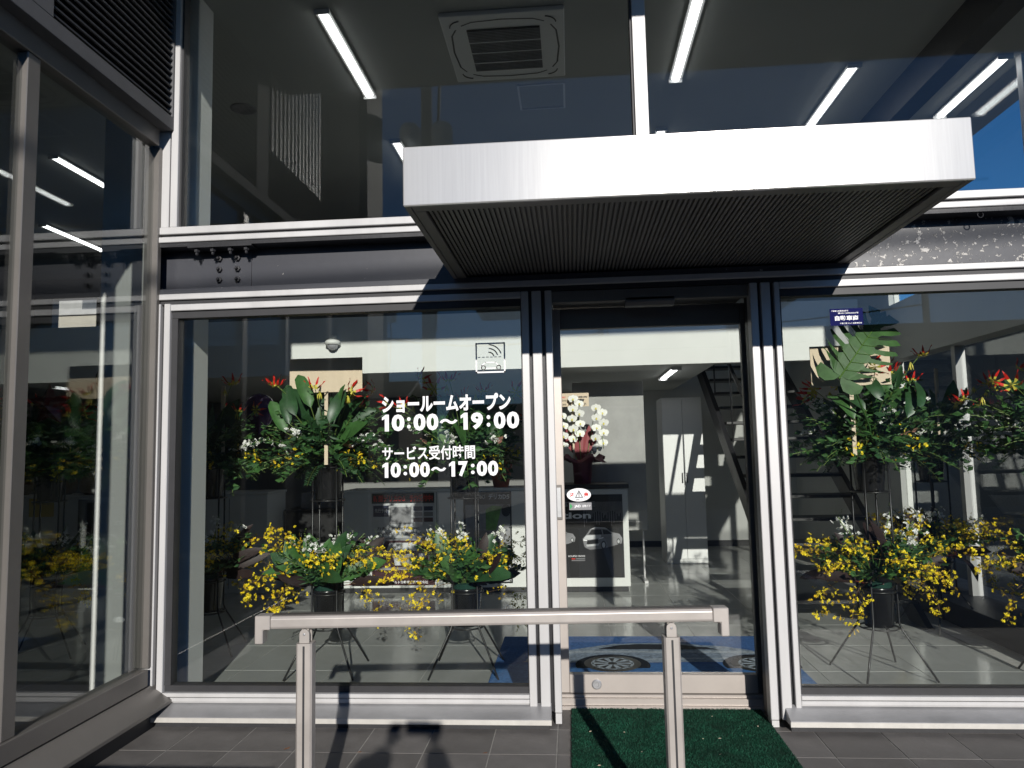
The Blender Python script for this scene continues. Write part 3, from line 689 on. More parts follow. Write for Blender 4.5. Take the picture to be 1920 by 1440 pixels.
lbox("carcass", (-.42, .37, 0, .48, .0, .985), WHITE, cb); lbox("worktop", (-.43, .38, -.01, .49, .986, 1.01), WHITE, cb); box("door_gap", (-.03, -.026, -.0015, 0, .05, .95), GASKET, cb)
cb2 = thing("storage_cabinet", "white cabinet seen through the left wing's glass, black poster on it", "cabinet", (-5.35, 3.4, 0), "white cabinets along the office")
lbox("carcass", (-1.0, .95, 0, .48, .0, .985), WHITE, cb2); lbox("worktop", (-1.01, .96, -.01, .49, .986, 1.01), WHITE, cb2)
bp = thing("poster", "black poster on the white cabinet inside the left wing", "poster", (0, 0, 0)); rect("sheet", -5.02, -4.50, .40, .97, 3.396, INK, bp); text_mesh("print", "ECLIPSE CROSS", -4.97, -4.58, .44, .465, 3.395, INKG, bp, .01)
yb = thing("notice", "yellow notice on the white cabinet inside the left wing", "notice", (0, 0, 0)); rect("sheet", -5.55, -5.28, .80, .99, 3.396, pmat("yellow_card", (.55, .38, .02), .5), yb); text_mesh("print", "お知らせ", -5.52, -5.32, .92, .955, 3.395, INK, yb, .01)
tp = thing("office_shelf", "dark low shelf in the recess between the two white cabinets", "shelf", (-2.7, 3.9, 0))
lbox("carcass", (-.35, .36, 0, .4, 0, .78), BLACKM, tp); lbox("top", (-.36, .37, -.01, .41, .781, .80), GASKET, tp)
lbox("printer", (-.2, .25, .05, .38, .801, .97), INKG, tp)
pt = thing("partition_panel", "pale partition panel standing behind the orchid", "partition", (0, 4.05, 0))
lbox("panel", (.02, .77, 0, .04, .52, 2.08), pmat("grey_partition_fabric", (.36, .36, .35), .8, 0, .3, .12, 5), pt, .004); lbox("foot", (.05, .09, -.15, .19, 0, .03), ALU, pt); lbox("foot", (.70, .74, -.15, .19, 0, .03), ALU, pt)
lbox("post", (.06, .08, .01, .03, .03, .52), ALU, pt); lbox("post", (.71, .73, .01, .03, .03, .52), ALU, pt)
lc = thing("office_locker", "tall pale grey locker near the foot of the stairs", "locker", (1.27, 5.2, 0))
LG = pmat("pale_grey_locker", (.74, .745, .74), .5, 0, .5, .03, 3)
lbox("carcass", (-.18, .30, .002, .5, 0, 1.97), LG, lc)
lbox("locker_door", (-.175, .058, -.018, 0.0, .06, 1.94), LG, lc, .002); lbox("locker_door", (.062, .295, -.018, 0.0, .06, 1.94), LG, lc, .002)
for x in (.03, .085): lbox("handle", (x, x+.012, -.035, -.0185, .95, 1.07), BLACKM, lc, .002)
st = thing("staircase", "black steel staircase rising to the back beside the entrance", "staircase", (0, 0, 0))
NS = 13
for k in range(NS): box("tread", (1.66, 2.55, 2.05+k*.275, 2.05+k*.275+.27, .165+k*.18, .195+k*.18), BLACKM, st, .003)
for x in (1.60, 2.555):
    obj("stringer", MB().prism([(1.93, 0.001), (2.22, 0.001), (2.05+NS*.275, 2.28), (2.05+NS*.275, 2.52)], x, x+.05), BLACKST, st, .003)
for k in range(0, NS, 3): obj("baluster", MB().tube([(1.625, 2.15+k*.275, .33+k*.18), (1.625, 2.15+k*.275, 1.1+k*.18)], .009, 8), BLACKM, st)
obj("banister", MB().tube([(1.625, 2.05, 1.04), (1.625, 2.05+NS*.275, 1.04+NS*.18)], .02, 8), BLACKM, st, smooth=True)
dc = thing("dome_camera", "small white dome camera on the wall above the flower plaque", "camera", (-2.34, 3.345, 2.46))
dl = MB().lathe([(.075, 0), (.075, .03), (.06, .045)], seg=24).mesh("base", WHITE, smooth=True); link("base", dl, dc, (0, -.05, 0))
obj("dome", MB().lathe([(.001, -.055)]+[(.055*math.cos(a), .055*math.sin(a)) for a in np.linspace(-1.3, 0, 7)], seg=24, cap=False), pmat("smoked_dome", (.3, .3, .32), .08, 0, .8), dc, smooth=True, loc=(0, -.05, -.001))
lbox("wall_bracket", (-.03, .03, -.06, 0, .046, .09), WHITE, dc, .003)
# mat inside the door
im = thing("indoor_mat", "blue mat printed with a car just inside the sliding door", "mat", (0, 0, 0))
box("pile", (-.53, 1.36, .62, 1.73, .001, .009), MATB, im, .003)
def fpoly(name, pts, z, mat, par): return obj(name, MB().face([(p[0], p[1], z) for p in pts]), mat, par)
def stain(pts, amp, seed, n=3):
    r = random.Random(seed); out = []
    for a, b_ in zip(pts, pts[1:]+pts[:1]):
        for k in range(n):
            t = k/n; out.append((a[0]+(b_[0]-a[0])*t+r.uniform(-amp, amp), a[1]+(b_[1]-a[1])*t+r.uniform(-amp, amp)))
    return out
fpoly("print_ground", [(-.52, .63), (1.35, .63), (1.35, 1.02), (-.52, 1.02)], .0094, pmat("mat_print_blue", (.06, .17, .40), .9, 0, .2, .3, 50, .4, 300), im)
fpoly("print_body", stain([(-.35, 1.053), (-.30, 1.251), (-.02, 1.370), (.25, 1.515), (.62, 1.541), (.98, 1.449), (1.22, 1.304), (1.34, 1.198), (1.32, 1.066)], .012, 1, 6), .0098, MATG, im)
fpoly("print_window", stain([(.12, 1.370), (.30, 1.488), (.60, 1.508), (.86, 1.436), (.94, 1.356)], .008, 2, 5), .0102, MATK, im)
fpoly("print_highlight", stain([(-.28, 1.231), (.0, 1.330), (.12, 1.337), (1.1, 1.317), (1.24, 1.271), (.9, 1.264), (.1, 1.284)], .010, 3, 5), .0106, MATW, im)
fpoly("print_highlight", stain([(.42, 1.119), (.95, 1.139), (.98, 1.165), (.5, 1.152)], .012, 4, 4), .0106, MATW, im)
for cx in (.22, 1.14):
    fpoly("print_arch", [(cx+.235*math.cos(a), 1.0+.24*math.sin(a)) for a in np.linspace(-.3, math.pi+.3, 24)], .0106, MATK, im)
    fpoly("print_tyre", [(cx+.18*math.cos(a), 1.03+.18*math.sin(a)) for a in np.linspace(0, 6.2, 26)], .0110, INK, im)
    b = MB()
    for k in range(10):
        a = k*2*math.pi/10; q = .018
        b.face([(cx+.03*math.cos(a-.3), 1.03+.03*math.sin(a-.3), .0114), (cx+.13*math.cos(a-.14), 1.03+.13*math.sin(a-.14), .0114), (cx+.13*math.cos(a+.14), 1.03+.13*math.sin(a+.14), .0114), (cx+.03*math.cos(a+.3), 1.03+.03*math.sin(a+.3), .0114)])
    rr = [(cx+.135*math.cos(a), 1.03+.135*math.sin(a)) for a in np.linspace(0, 2*math.pi, 25)]
    for p, q in zip(rr, rr[1:]):
        f = .88; b.face([(p[0], p[1], .0114), (q[0], q[1], .0114), (cx+(q[0]-cx)*f, 1.03+(q[1]-1.03)*f, .0114), (cx+(p[0]-cx)*f, 1.03+(p[1]-1.03)*f, .0114)])
    obj("print_rim", b, MATW, im)

# ------------------------------------------------------------------ flowers
def blade(L, W, curl, fold, seg=6, tip=.85, base=.25):
    """leaf along +X, face up +Z"""
    b = MB(); vs = []
    for i in range(seg+1):
        t = i/seg; wv = W*.5*(max(0.0, math.sin(math.pi*min(1, (t*(1-base)+base*.35))**tip)))**.8 if 0 < i < seg else W*.03
        x = L*(t - .12*curl*t*t); z = -curl*L*.55*t*t + .10*L*t*(1-t)
        vs += [(x, -wv, z+fold*wv), (x, 0, z), (x, wv, z+fold*wv)]
    fs = []
    for i in range(seg):
        a = i*3; fs += [(a, a+3, a+4, a+1), (a+1, a+4, a+5, a+2)]
    b.add(vs, fs); return b
LEAF = {}
for nm, mt, L, W in (("broad", G2, .33, .105), ("broadlight", G1, .32, .11), ("long", G2, .38, .055), ("dark", DARKLEAF, .34, .085), ("strap", G1, .36, .034), ("pale", G3, .20, .085)):
    LEAF[nm] = [blade(L, W, c, f, 7).mesh("leaf", mt, smooth=True) for c, f in ((.25, .5), (.6, .35), (.95, .3), (.05, .55))]
    for me_ in LEAF[nm]: pass
def face(base, az, el, rg, s=1.0, hint=(0, -1, .35)):
    """leaf growing along (az, el) with its broad side turned to the window, where the florist turned it"""
    d = Vector((math.cos(az)*math.cos(el), math.sin(az)*math.cos(el), math.sin(el)))
    h = Vector((hint[0]+rg.uniform(-.6, .6), hint[1]+rg.uniform(-.3, .5), hint[2]+rg.uniform(-.3, .3)))
    z = (h-d*h.dot(d)).normalized(); y = z.cross(d)
    m = Matrix((( d.x, y.x, z.x, base[0]), (d.y, y.y, z.y, base[1]), (d.z, y.z, z.z, base[2]), (0, 0, 0, 1)))
    return m @ Matrix.Diagonal((s, s, s, 1))
def orient(base, az, el, roll=0.0, s=1.0):
    m = Matrix.Translation(base) @ Matrix.Rotation(az, 4, 'Z') @ Matrix.Rotation(-el, 4, 'Y') @ Matrix.Rotation(roll, 4, 'X') @ Matrix.Diagonal((s, s, s, 1))
    return m
def gloriosa():
    b = MB()
    for k in range(6):
        a = k*math.pi/3; mt = Matrix.Rotation(a, 3, 'Z'); prev = None
        st_ = []
        for i, (r, z, w) in enumerate([(.006, -.010, .003), (.024, -.020, .006), (.042, -.012, .0085), (.056, .006, .0085), (.066, .026, .005), (.080, .036, .001)]):
            wv = math.sin(i*1.9+k)*.005
            st_.append([mt @ Vector((r, -w, z+wv)), mt @ Vector((r, w, z-wv))])
        for i in range(5):
            b.face([st_[i][0], st_[i+1][0], st_[i+1][1], st_[i][1]], 1 if i < 2 else 0)
    for k in range(6):
        a = k*math.pi/3+.4; b.tube([(0, 0, -.012), (.03*math.cos(a), .03*math.sin(a), -.030)], .0012, 3, 1)
    return b.mesh("gloriosa_flower", [RED, YGR], smooth=True)
GLOR = gloriosa()
def glor_bud():
    b = MB()
    for k in range(6):
        a = k*math.pi/3; c, s = math.cos(a), math.sin(a)
        b.add([(.002*c, .002*s, 0), (.012*c-.005*s, .012*s+.005*c, -.025), (.012*c+.005*s, .012*s-.005*c, -.025), (.016*c, .016*s, -.052)], [(0, 1, 3, 2)])
    return b.mesh("gloriosa_bud", YGR)
BUD = glor_bud()
def anthurium():
    pts = [(0, .0), (.02, .028), (.05, .04), (.08, .03), (.115, 0), (.08, -.03), (.05, -.04), (.02, -.028)]
    b = MB(); n = len(pts); vs = [(x-.02, y, .010*math.cos(y*60)-.25*x*x*4) for x, y in pts]+[(.03, 0, -.006)]
    b.add(vs, [(i, (i+1) % n, n) for i in range(n)]); b.tube([(.0, 0, .0), (.03, 0, .035)], [.005, .003], 6, 1)
    return b.mesh("anthurium_flower", [PINK, YGR], smooth=True)
ANTH = anthurium()
def monstera():
    """broad split leaf along +X: a heart-shaped blade cut into curved fingers, with a pale midrib"""
    b = MB()
    def z(x, y): return -.55*x*x+.10*x - 1.1*y*y + .10*abs(y)
    def half(x):                      # half width of the whole leaf
        t = (x+.09)/.52
        return .205*max(0, math.sin(math.pi*min(1, t)**.72))**.75
    xs = [-.07, -.005, .06, .125, .19, .255, .32, .385]
    for sg in (-1, 1):
        for k in range(7):
            x0, x1 = xs[k], xs[k+1]; w0, w1 = half(x0+.02), half(x1+.03)
            sl = .55+.1*k*.3                        # fingers sweep forward
            gap = .017 if k else 0
            rows = []
            for q in (0, .33, .42, .7, .9, 1.0):
                a = x0+(gap if q > .35 else 0)*1.2; c = x1-(gap if q > .35 else 0)
                wa, wc = w0*q, w1*q
                sh = sl*.16*q*q*(1.0)
                if q > .85: m_ = (a+c)/2; f = .75 if q < .95 else .35; a, c = m_+(a-m_)*f, m_+(c-m_)*f
                rows.append(((a+sh-.03*q, sg*wa), (c+sh-.03*q, sg*wc)))
            for r0_, r1_ in zip(rows, rows[1:]):
                b.face([(*r0_[0], z(*r0_[0])), (*r0_[1], z(*r0_[1])), (*r1_[1], z(*r1_[1])), (*r1_[0], z(*r1_[0]))])
        # round shoulder beside the stalk
        sh_ = [(-.07, 0), (-.055, sg*.14), (-.10, sg*.145), (-.135, sg*.11), (-.14, sg*.06), (-.11, sg*.02)]
        b.face([(x, y, z(x, y)) for x, y in sh_])
    b.face([(.385, -.05, z(.385, .05)), (.46, 0, z(.46, 0)), (.385, .05, z(.385, .05)), (.36, 0, z(.36, 0))])
    me_ = b.mesh("monstera_leaf", [pmat("monstera_green", (.035, .10, .020), .5, 0, .3, .35, 9)])
    me_.polygons.foreach_set("use_smooth", [False]*len(me_.polygons)); return me_
MONS = monstera()
def rib_mb():
    b = MB(); zz = lambda x, y: -.55*x*x+.10*x-1.1*y*y+.10*abs(y)+.003
    b.tube([(x, 0, zz(x, 0)) for x in (-.09, 0, .12, .25, .42)], [.005, .0045, .0035, .0025, .001], 5)
    for sx_ in (-1, 1):
        for a in (-.03, .03, .095, .16, .225, .29):
            b.tube([(a, 0, zz(a, 0)), (a+.03, sx_*.06, zz(a+.03, .06)), (a+.07, sx_*.12, zz(a+.07, .12))], [.0018, .0014, .0008], 4)
    return b.mesh("leaf_rib", G3)
MRIB = rib_mb()

def arch(base, az, el, L, droop, n=9):
    p = Vector(base); pts = [p.copy()]; e = el
    for i in range(n):
        d = Vector((math.cos(az)*math.cos(e), math.sin(az)*math.cos(e), math.sin(e))); p = p+d*(L/n); pts.append(p.copy()); e -= droop/n
    return pts
def floret(b, c, s, rg, m=0):
    """a small flower of one broad lip and three narrow petals"""
    q = Matrix.Rotation(rg.uniform(0, 6.28), 3, 'Z') @ Matrix.Rotation(rg.uniform(.5, 1.6), 3, 'Y') @ Matrix.Rotation(rg.uniform(0, 6.28), 3, 'Z')
    def P(x, y, z): return Vector(c) + (q @ Vector((x, y, z)))*s
    b.face([P(0, 0, 0), P(.9, -.55, .12), P(1.15, 0, -.05), P(.9, .55, .12)], m)
    b.face([P(0, 0, 0), P(.35, .75, .1), P(-.2, .35, .15)], m)
    b.face([P(0, 0, 0), P(-.25, -.35, .15), P(.35, -.75, .1)], m)
    b.face([P(0, 0, 0), P(-.3, .18, .1), P(-.75, 0, .25), P(-.3, -.18, .1)], m)
def onc_spray(base, az, el, L, droop, rg, par, dens=46):
    b = MB(); pts = arch(base, az, el, L, droop, 10)
    b.tube(pts, [.0022*(1-.06*i) for i in range(11)], 4, 2)
    for k in range(dens):
        t = rg.uniform(.38, 1.0)*10; i = min(9, int(t)); p = pts[i].lerp(pts[i+1], t-i)
        sp = .052*(1.15-t/10)+.012
        c = p+Vector((rg.gauss(0, sp), rg.gauss(0, sp), rg.gauss(-.008, sp*.8)))
        floret(b, c, rg.uniform(.011, .0185), rg, 0 if rg.random() < .75 else 1)
        if k % 3 == 0: b.tube([p, c], .0007, 3, 2)
    obj("oncidium_spray", b, [YEL, YEL2, TWIG], par)
def stock_spray(base, az, el, L, rg, par, n=26, head=.6):
    b = MB(); pts = arch(base, az, el, L, .3, 8); b.tube(pts, .0028, 5, 1)
    for k in range(n):
        t = rg.uniform(head, 1.0)*8; i = min(7, int(t)); p = pts[i].lerp(pts[i+1], t-i)
        c = p+Vector((rg.gauss(0, .022), rg.gauss(0, .022), rg.gauss(0, .012))); s = rg.uniform(.010, .017)*(1.25-.5*t/8)
        q = Matrix.Rotation(rg.uniform(0, 6.28), 3, 'Z') @ Matrix.Rotation(rg.uniform(.3, 1.5), 3, 'Y')
        for j in range(4):
            a = j*math.pi/2+rg.uniform(-.2, .2)
            b.face([c, c+q @ Vector((s*math.cos(a-.6), s*math.sin(a-.6), .25*s)), c+q @ Vector((1.15*s*math.cos(a), 1.15*s*math.sin(a), .1*s)), c+q @ Vector((s*math.cos(a+.6), s*math.sin(a+.6), .25*s))], 0)
    for k in range(9):
        t = rg.uniform(.2, head+.1)*8; i = min(7, int(t)); p = pts[i]; a = rg.uniform(0, 6.28)
        leaf_at(b, p, a, rg.uniform(-.2, .7), .07, .014, 2)
    for k in range(4): floret(b, pts[-1]+Vector((rg.gauss(0, .008), rg.gauss(0, .008), .02*k*.6)), .006, rg, 1)
    obj("stock_spray", b, [WHT, G4, G1], par)
LR = random.Random(77)
def leaf_at(b, p, az, el, L, W, m=0):
    d = Vector((math.cos(az)*math.cos(el), math.sin(az)*math.cos(el), math.sin(el))); s = Vector((-math.sin(az), math.cos(az), 0)); q = d.cross(s); ro = LR.uniform(-1.25, 1.25)
    s = (s*math.cos(ro)+q*math.sin(ro))*W*.5
    up = d.cross(s).normalized()*(-W*.15)
    p = Vector(p); mid = p+d*L*.45+Vector((0, 0, .02*L)); tip = p+d*L-Vector((0, 0, .18*L))
    b.face([p, mid-s+up, tip, mid], m); b.face([p, mid, tip, mid+s+up], m)
def ruscus(b, base, az, el, L, rg, lw=(.045, .017), m=(0, 1), n=18, droop=.7):
    pts = arch(base, az, el, L, droop, 8); b.tube(pts, .0018, 3, 3, cap=False)
    for k in range(n):
        t = (.25+.75*k/n)*8; i = min(7, int(t)); p = pts[i].lerp(pts[i+1], t-i)
        a = az+(1 if k % 2 else -1)*rg.uniform(.5, 1.4); leaf_at(b, p, a, rg.uniform(-.2, .9), lw[0]*rg.uniform(.7, 1.2), lw[1]*rg.uniform(.8, 1.2), m[0] if rg.random() < .65 else m[1])
def fern(b, base, az, el, L, rg, m=1):
    pts = arch(base, az, el, L, .9, 9); b.tube(pts, .0015, 3, 3, cap=False)
    for i in range(2, 10):
        for sgn in (-1, 1):
            ln = .085*(1.1-i/10)
            for q in (0, .5):
                p = pts[i-1].lerp(pts[i], q); a = az+sgn*1.05
                e = p+Vector((math.cos(a)*ln, math.sin(a)*ln, -.01))
                for h in range(5):
                    c = p.lerp(e, (h+.5)/5); leaf_at(b, c, a+.5*sgn, .1, .018*(1.2-h*.12), .008, m)
def put(name, me, m, par):
    o = link(name, me, par); o.matrix_local = m; return o

BUCK = MB().lathe([(.078, 0), (.098, .215), (.101, .217), (.101, .232), (.098, .234), (.092, .232), (.088, .2)], seg=28, cap=False)
BUCK.add([(.078*math.cos(2*math.pi*k/28), .078*math.sin(2*math.pi*k/28), .001) for k in range(28)], [tuple(range(28))])
BUCK = BUCK.mesh("bucket", BLACKP, smooth=True)
FOAMM = MB().lathe([(.085, .19), (.085, .262), (.06, .268)], seg=20).mesh("floral_foam", FOAM)
SG = "two tier flower stands behind the windows"
UG = "flower arrangements in the upper tier"
LGp = "flower arrangements in the lower tier"
def flower_stand(x, y, rz, lab, legs=4):
    t = thing("flower_stand", lab, "flower stand", (x, y, 0), SG, rz)
    b = MB(); 
    for k in range(legs):
        a = math.pi/4+k*2*math.pi/legs; c, s = math.cos(a), math.sin(a)
        obj("leg", MB().tube([(.30*c, .30*s, .006), (.215*c, .215*s, .14), (.128*c, .128*s, .27), (.112*c, .112*s, .31), (.108*c, .108*s, .8), (.108*c, .108*s, 1.3)], .0065, 7), BLACKM, t, smooth=True)
    for z in (.275, .49, 1.075, 1.285): obj("ring", MB().ring((0, 0, z), .108, .005), BLACKM, t, smooth=True)
    for z in (.275, 1.075): obj("cross_support", MB().tube([(-.108, 0, z), (.108, 0, z)], .004, 5).tube([(0, -.108, z+.008), (0, .108, z+.008)], .004, 5), BLACKM, t)
def upper(x, y, seed, lab, style):
    rg = random.Random(seed); t = thing("flower_arrangement", lab, "flower arrangement", (x, y, 1.082), UG)
    put("bucket", BUCK, Matrix.Identity(4), t); put("floral_foam", FOAMM, Matrix.Identity(4), t)
    z0 = .255
    b = MB()
    for k in range(118):
        a = rg.uniform(0, 6.28); e = rg.uniform(-.1, 1.45); ruscus(b, (.05*math.cos(a), .05*math.sin(a), z0), a, e, rg.uniform(.24, .50), rg, (.060, .036), (0, 1), 17, rg.uniform(.3, 1.1))
    for k in range(20):
        a = rg.uniform(0, 6.28); fern(b, (.05*math.cos(a), .05*math.sin(a), z0-.01), a, rg.uniform(-.1, .6), rg.uniform(.28, .38), rg)
    for k in range(14):
        a = rg.uniform(0, 6.28); b.tube(arch((.03*math.cos(a), .03*math.sin(a), z0), a, rg.uniform(.8, 1.4), rg.uniform(.25, .45), .3, 4), .003, 4, 2 if k % 2 else 3)
    tag(obj("foliage", b, [G1, G2, G3, G4], t), kind="stuff")
    nb = dict(broad=20, monstera=7, long=9)[style]
    for k in range(nb):
        a = rg.uniform(0, 6.28); e = rg.uniform(.45, 1.4)
        m = face(Vector((.06*math.cos(a), .06*math.sin(a)-.03, z0+rg.uniform(.03, .20))), a, e, rg, rg.uniform(.75, 1.15))
        put("leaf", LEAF["broad" if rg.random() < .6 else "broadlight"][rg.randrange(4)], m, t)
    for k in range(7 if style != "broad" else 3):
        a = rg.uniform(0, 6.28); m = face(Vector((.04*math.cos(a), .04*math.sin(a), z0+.05)), a, rg.uniform(.6, 1.4), rg, rg.uniform(.8, 1.2)); put("leaf", LEAF["long"][rg.randrange(4)], m, t)
    for k in range(3):
        a = rg.uniform(2.6, 6.0); m = face(Vector((.08*math.cos(a), .08*math.sin(a), z0+.03)), a, rg.uniform(.5, 1.1), rg, rg.uniform(.8, 1.1)); put("leaf", LEAF["strap" if k else "pale"][rg.randrange(4)], m, t)
    if style == "monstera":
        stem = [Vector((.0, -.07, z0)), Vector((-.08, -.26, z0+.12)), Vector((-.22, -.45, z0+.33)), Vector((-.27, -.50, z0+.44))]
        obj("leaf_stalk", MB().tube(stem, .0055, 6), G1, t, smooth=True)
        dx_ = Vector((math.cos(math.radians(52)), .10, math.sin(math.radians(52)))).normalized(); nz = Vector((-.18, -1, .12)); nz = (nz-dx_*nz.dot(dx_)).normalized(); yv = nz.cross(dx_)
        m = Matrix(((dx_.x, yv.x, nz.x, -.27), (dx_.y, yv.y, nz.y, -.50), (dx_.z, yv.z, nz.z, z0+.455), (0, 0, 0, 1))) @ Matrix.Scale(.92, 4)
        o = put("monstera_leaf", MONS, m, t); link("leaf_rib", MRIB, o)
    if style != "long":                       # foliage reaching forward over the plaque
        for k in range(7 if style == "broad" else 6):
            a = 4.71+(k-3 if style == "broad" else (k-2.5)*1.2)*.30+rg.uniform(-.1, .1)
            p0 = Vector((.05*math.cos(a), -.06, z0+.02)); p1 = Vector((.22*math.cos(a), -.30-.02*(k % 3), z0+.17+.05*(k % 4)))
            obj("leaf_stalk", MB().tube([p0, (p0+p1)/2+Vector((0, 0, .02)), p1], .0035, 5), G4, t)
            put("leaf", LEAF["broad" if k % 3 else "broadlight"][rg.randrange(4)], face(p1, (0.3 if k > 3 else 2.8), rg.uniform(.9, 1.45), rg, rg.uniform(.55, .8)), t)
    # gloriosa on thin stems
    for k in range(9):
        a = [0.4, 2.7, 3.6, 5.6, 1.5, 4.7, 3.2, 6.1, 4.2][k]+rg.uniform(-.35, .35); e = rg.uniform(.75, 1.4)
        pts = arch((.03*math.cos(a), .03*math.sin(a), z0), a, e, rg.uniform(.46, .66), .5, 6)
        obj("flower_stem", MB().tube(pts, .0022, 4), G4, t)
        m = Matrix.Translation(pts[-1]) @ Matrix.Rotation(rg.uniform(0, 6), 4, 'Z') @ Matrix.Rotation(rg.uniform(-1.5, 1.5), 4, 'X') @ Matrix.Scale(rg.uniform(.75, 1.05), 4)
        put("gloriosa_flower", GLOR, m, t)
        if k % 2: put("gloriosa_bud", BUD, Matrix.Translation(pts[-2]+Vector((rg.uniform(-.04, .04), -.02, .03))), t)
    for k in range(5):
        a = [3.5, 5.8, 0.1, 2.9, 4.6][k]+rg.uniform(-.3, .3); stock_spray((.05*math.cos(a), .05*math.sin(a), z0), a, rg.uniform(.35, 1.0), rg.uniform(.30, .42), rg, t)
    for k in range(3):
        a = [3.9, 5.5, 6.1][k]+rg.uniform(-.4, .4); onc_spray((.05*math.cos(a), .05*math.sin(a), z0), a, rg.uniform(.1, .6), rg.uniform(.28, .40), 1.0, rg, t, 22)
    for k in range(2):
        a = [3.4, 5.9][k]+rg.uniform(-.5, .5); m = orient(Vector((.20*math.cos(a), .20*math.sin(a), z0+.08)), a, .5, rg.uniform(-.5, .5), 1.0); put("anthurium_flower", ANTH, m, t)
    return t
def lower(x, y, seed, lab, style):
    rg = random.Random(seed); t = thing("flower_arrangement", lab, "flower arrangement", (x, y, .282), LGp)
    put("bucket", BUCK, Matrix.Identity(4), t); put("floral_foam", FOAMM, Matrix.Identity(4), t)
    z0 = .25
    b = MB()
    for k in range(62):
        a = rg.uniform(0, 6.28); ruscus(b, (.05*math.cos(a), .05*math.sin(a), z0), a, rg.uniform(.5, 1.4), rg.uniform(.22, .40), rg, (.054, .032), (0, 1), 14, .6)
    for k in range(16):
        a = rg.uniform(0, 6.28); b.tube(arch((.04*math.cos(a), .04*math.sin(a), z0), a, rg.uniform(.5, 1.3), .28, .4, 4), .003, 4, 2 if k % 2 else 3)
    tag(obj("foliage", b, [G1, G2, G3, G4], t), kind="stuff")
    for k in range(14):
        a = [3.3, 2.9, 3.7, 4.1, 5.2, 5.7, 6.1, .2, 4.7, 1.0, 2.2, 3.1, 6.0, 3.9][k]+rg.uniform(-.15, .15)
        onc_spray((.05*math.cos(a), .05*math.sin(a), z0), a, rg.uniform(.75, 1.42) if k < 11 else rg.uniform(.3, .6), rg.uniform(.40, .58), rg.uniform(.9, 2.1) if k < 11 else 2.3, rg, t, 58)
    for k in range(6):
        a = rg.uniform(0, 6.28); stock_spray((.04*math.cos(a), .04*math.sin(a), z0), a, rg.uniform(.9, 1.35), rg.uniform(.36, .46), rg, t, 22, .68)
    if style == "green":
        for k in range(14):
            a = 4.7+rg.uniform(-1.5, 1.5); m = face(Vector((.08*math.cos(a), .08*math.sin(a)-.03, z0+.05)), a, rg.uniform(.35, 1.4), rg, rg.uniform(.75, 1.05))
            put("leaf", LEAF["broadlight" if k % 3 else "broad"][rg.randrange(4)], m, t)
        m = orient(Vector((-.02, -.08, z0+.05)), 4.9, 1.35, .3, 1.0); put("leaf", LEAF["pale"][3], face(Vector((-.02, -.10, z0+.05)), 4.6, 1.35, rg), t)
    for k in range(9 if style == "green" else 15):
        a = rg.uniform(0, 6.28); e = rg.uniform(-.05, 1.2) if style != "green" else rg.uniform(.0, 1.0)
        p = Vector((.06*math.cos(a), .06*math.sin(a), z0)); d = Vector((math.cos(a)*math.cos(e), math.sin(a)*math.cos(e), math.sin(e)))
        obj("leaf_stalk", MB().tube([p, p+d*.11], .003, 4), REDSTEM, t)
        put("leaf", LEAF["dark"][rg.randrange(4)], face(p+d*.10, a, e, rg, rg.uniform(.75, 1.0)), t)
    return t
def plaque(x, y, z, w, h, rz, lab, stick=.35):
    t = thing("name_plaque", lab, "plaque", (x, y, z), "wooden name plaques on the flower stands", rz)
    obj("board", MB().box(-w/2, w/2, -.004, .004, 0, h), WOOD, t, .001); obj("stick", MB().box(-.011, .011, .0045, .012, -stick, h*.8), WOOD, t)
flower_stand(-2.60, 1.35, .2, "black iron flower stand in the shade beside the white corner column")
flower_stand(-1.58, .88, .05, "black iron flower stand left of the lettering, in front of the white cabinet gap")
flower_stand(-.69, .90, .02, "black iron flower stand under the opening hours lettering")
flower_stand(1.80, .85, .15, "black iron flower stand just right of the door, big split leaf on top")
flower_stand(2.68, 1.98, .3, "black iron flower stand farther back near the right glazed flank")
flower_stand(2.86, .76, .1, "black iron flower stand cut off by the picture's right edge")
flower_stand(-3.75, 1.25, .4, "black iron flower stand seen dimly through the left wing's glass")
upper(-2.60, 1.35, 11, "dim upper bouquet with white stock beside the corner column", "long")
upper(-1.58, .88, 22, "upper bouquet of broad upright leaves and red flowers left of the lettering", "broad")
upper(-.69, .90, 33, "upper bouquet behind the opening hours lettering", "long")
upper(1.80, .85, 44, "upper bouquet with the big split monstera leaf right of the door", "monstera")
upper(2.68, 1.98, 55, "shaded upper bouquet with dark reds near the right glazed flank", "long")
upper(2.86, .76, 66, "upper bouquet cut off by the picture's right edge", "long")
upper(-3.75, 1.25, 77, "dim upper bouquet seen through the left wing's glass", "long")
lower(-2.60, 1.35, 12, "dim lower bouquet with yellow orchids beside the corner column", "dark")
lower(-1.58, .88, 23, "lower bouquet of yellow orchids whose bucket has an oval label", "green")
lower(-.69, .90, 34, "lower bouquet of yellow orchids and green blades nearest the left of the door", "green")
lower(1.80, .85, 45, "lower bouquet of yellow orchids and dark leaves right of the door", "dark")
lower(2.68, 1.98, 56, "shaded lower bouquet near the right glazed flank", "dark")
lower(2.86, .76, 67, "lower bouquet of dense yellow orchids cut off by the picture's right edge", "dark")
lower(-3.75, 1.25, 78, "dim lower bouquet seen through the left wing's glass", "green")
lab_ = thing("bucket_label", "white oval shop label on the black bucket behind the handrail's left end", "label", (0, 0, 0))
poly("oval", [(-1.60+.030*math.cos(a), .345+.018*math.sin(a)) for a in np.linspace(0, 6.28, 25)[:-1]], .788, STICKW, lab_); text_mesh("print", "花たま", -1.617, -1.583, .338, .352, .7876, INKG, lab_, .03)
plaque(-1.52, .66, 1.755, .46, .215, .03, "blank wooden plaque back behind the bouquet left of the lettering", .45)
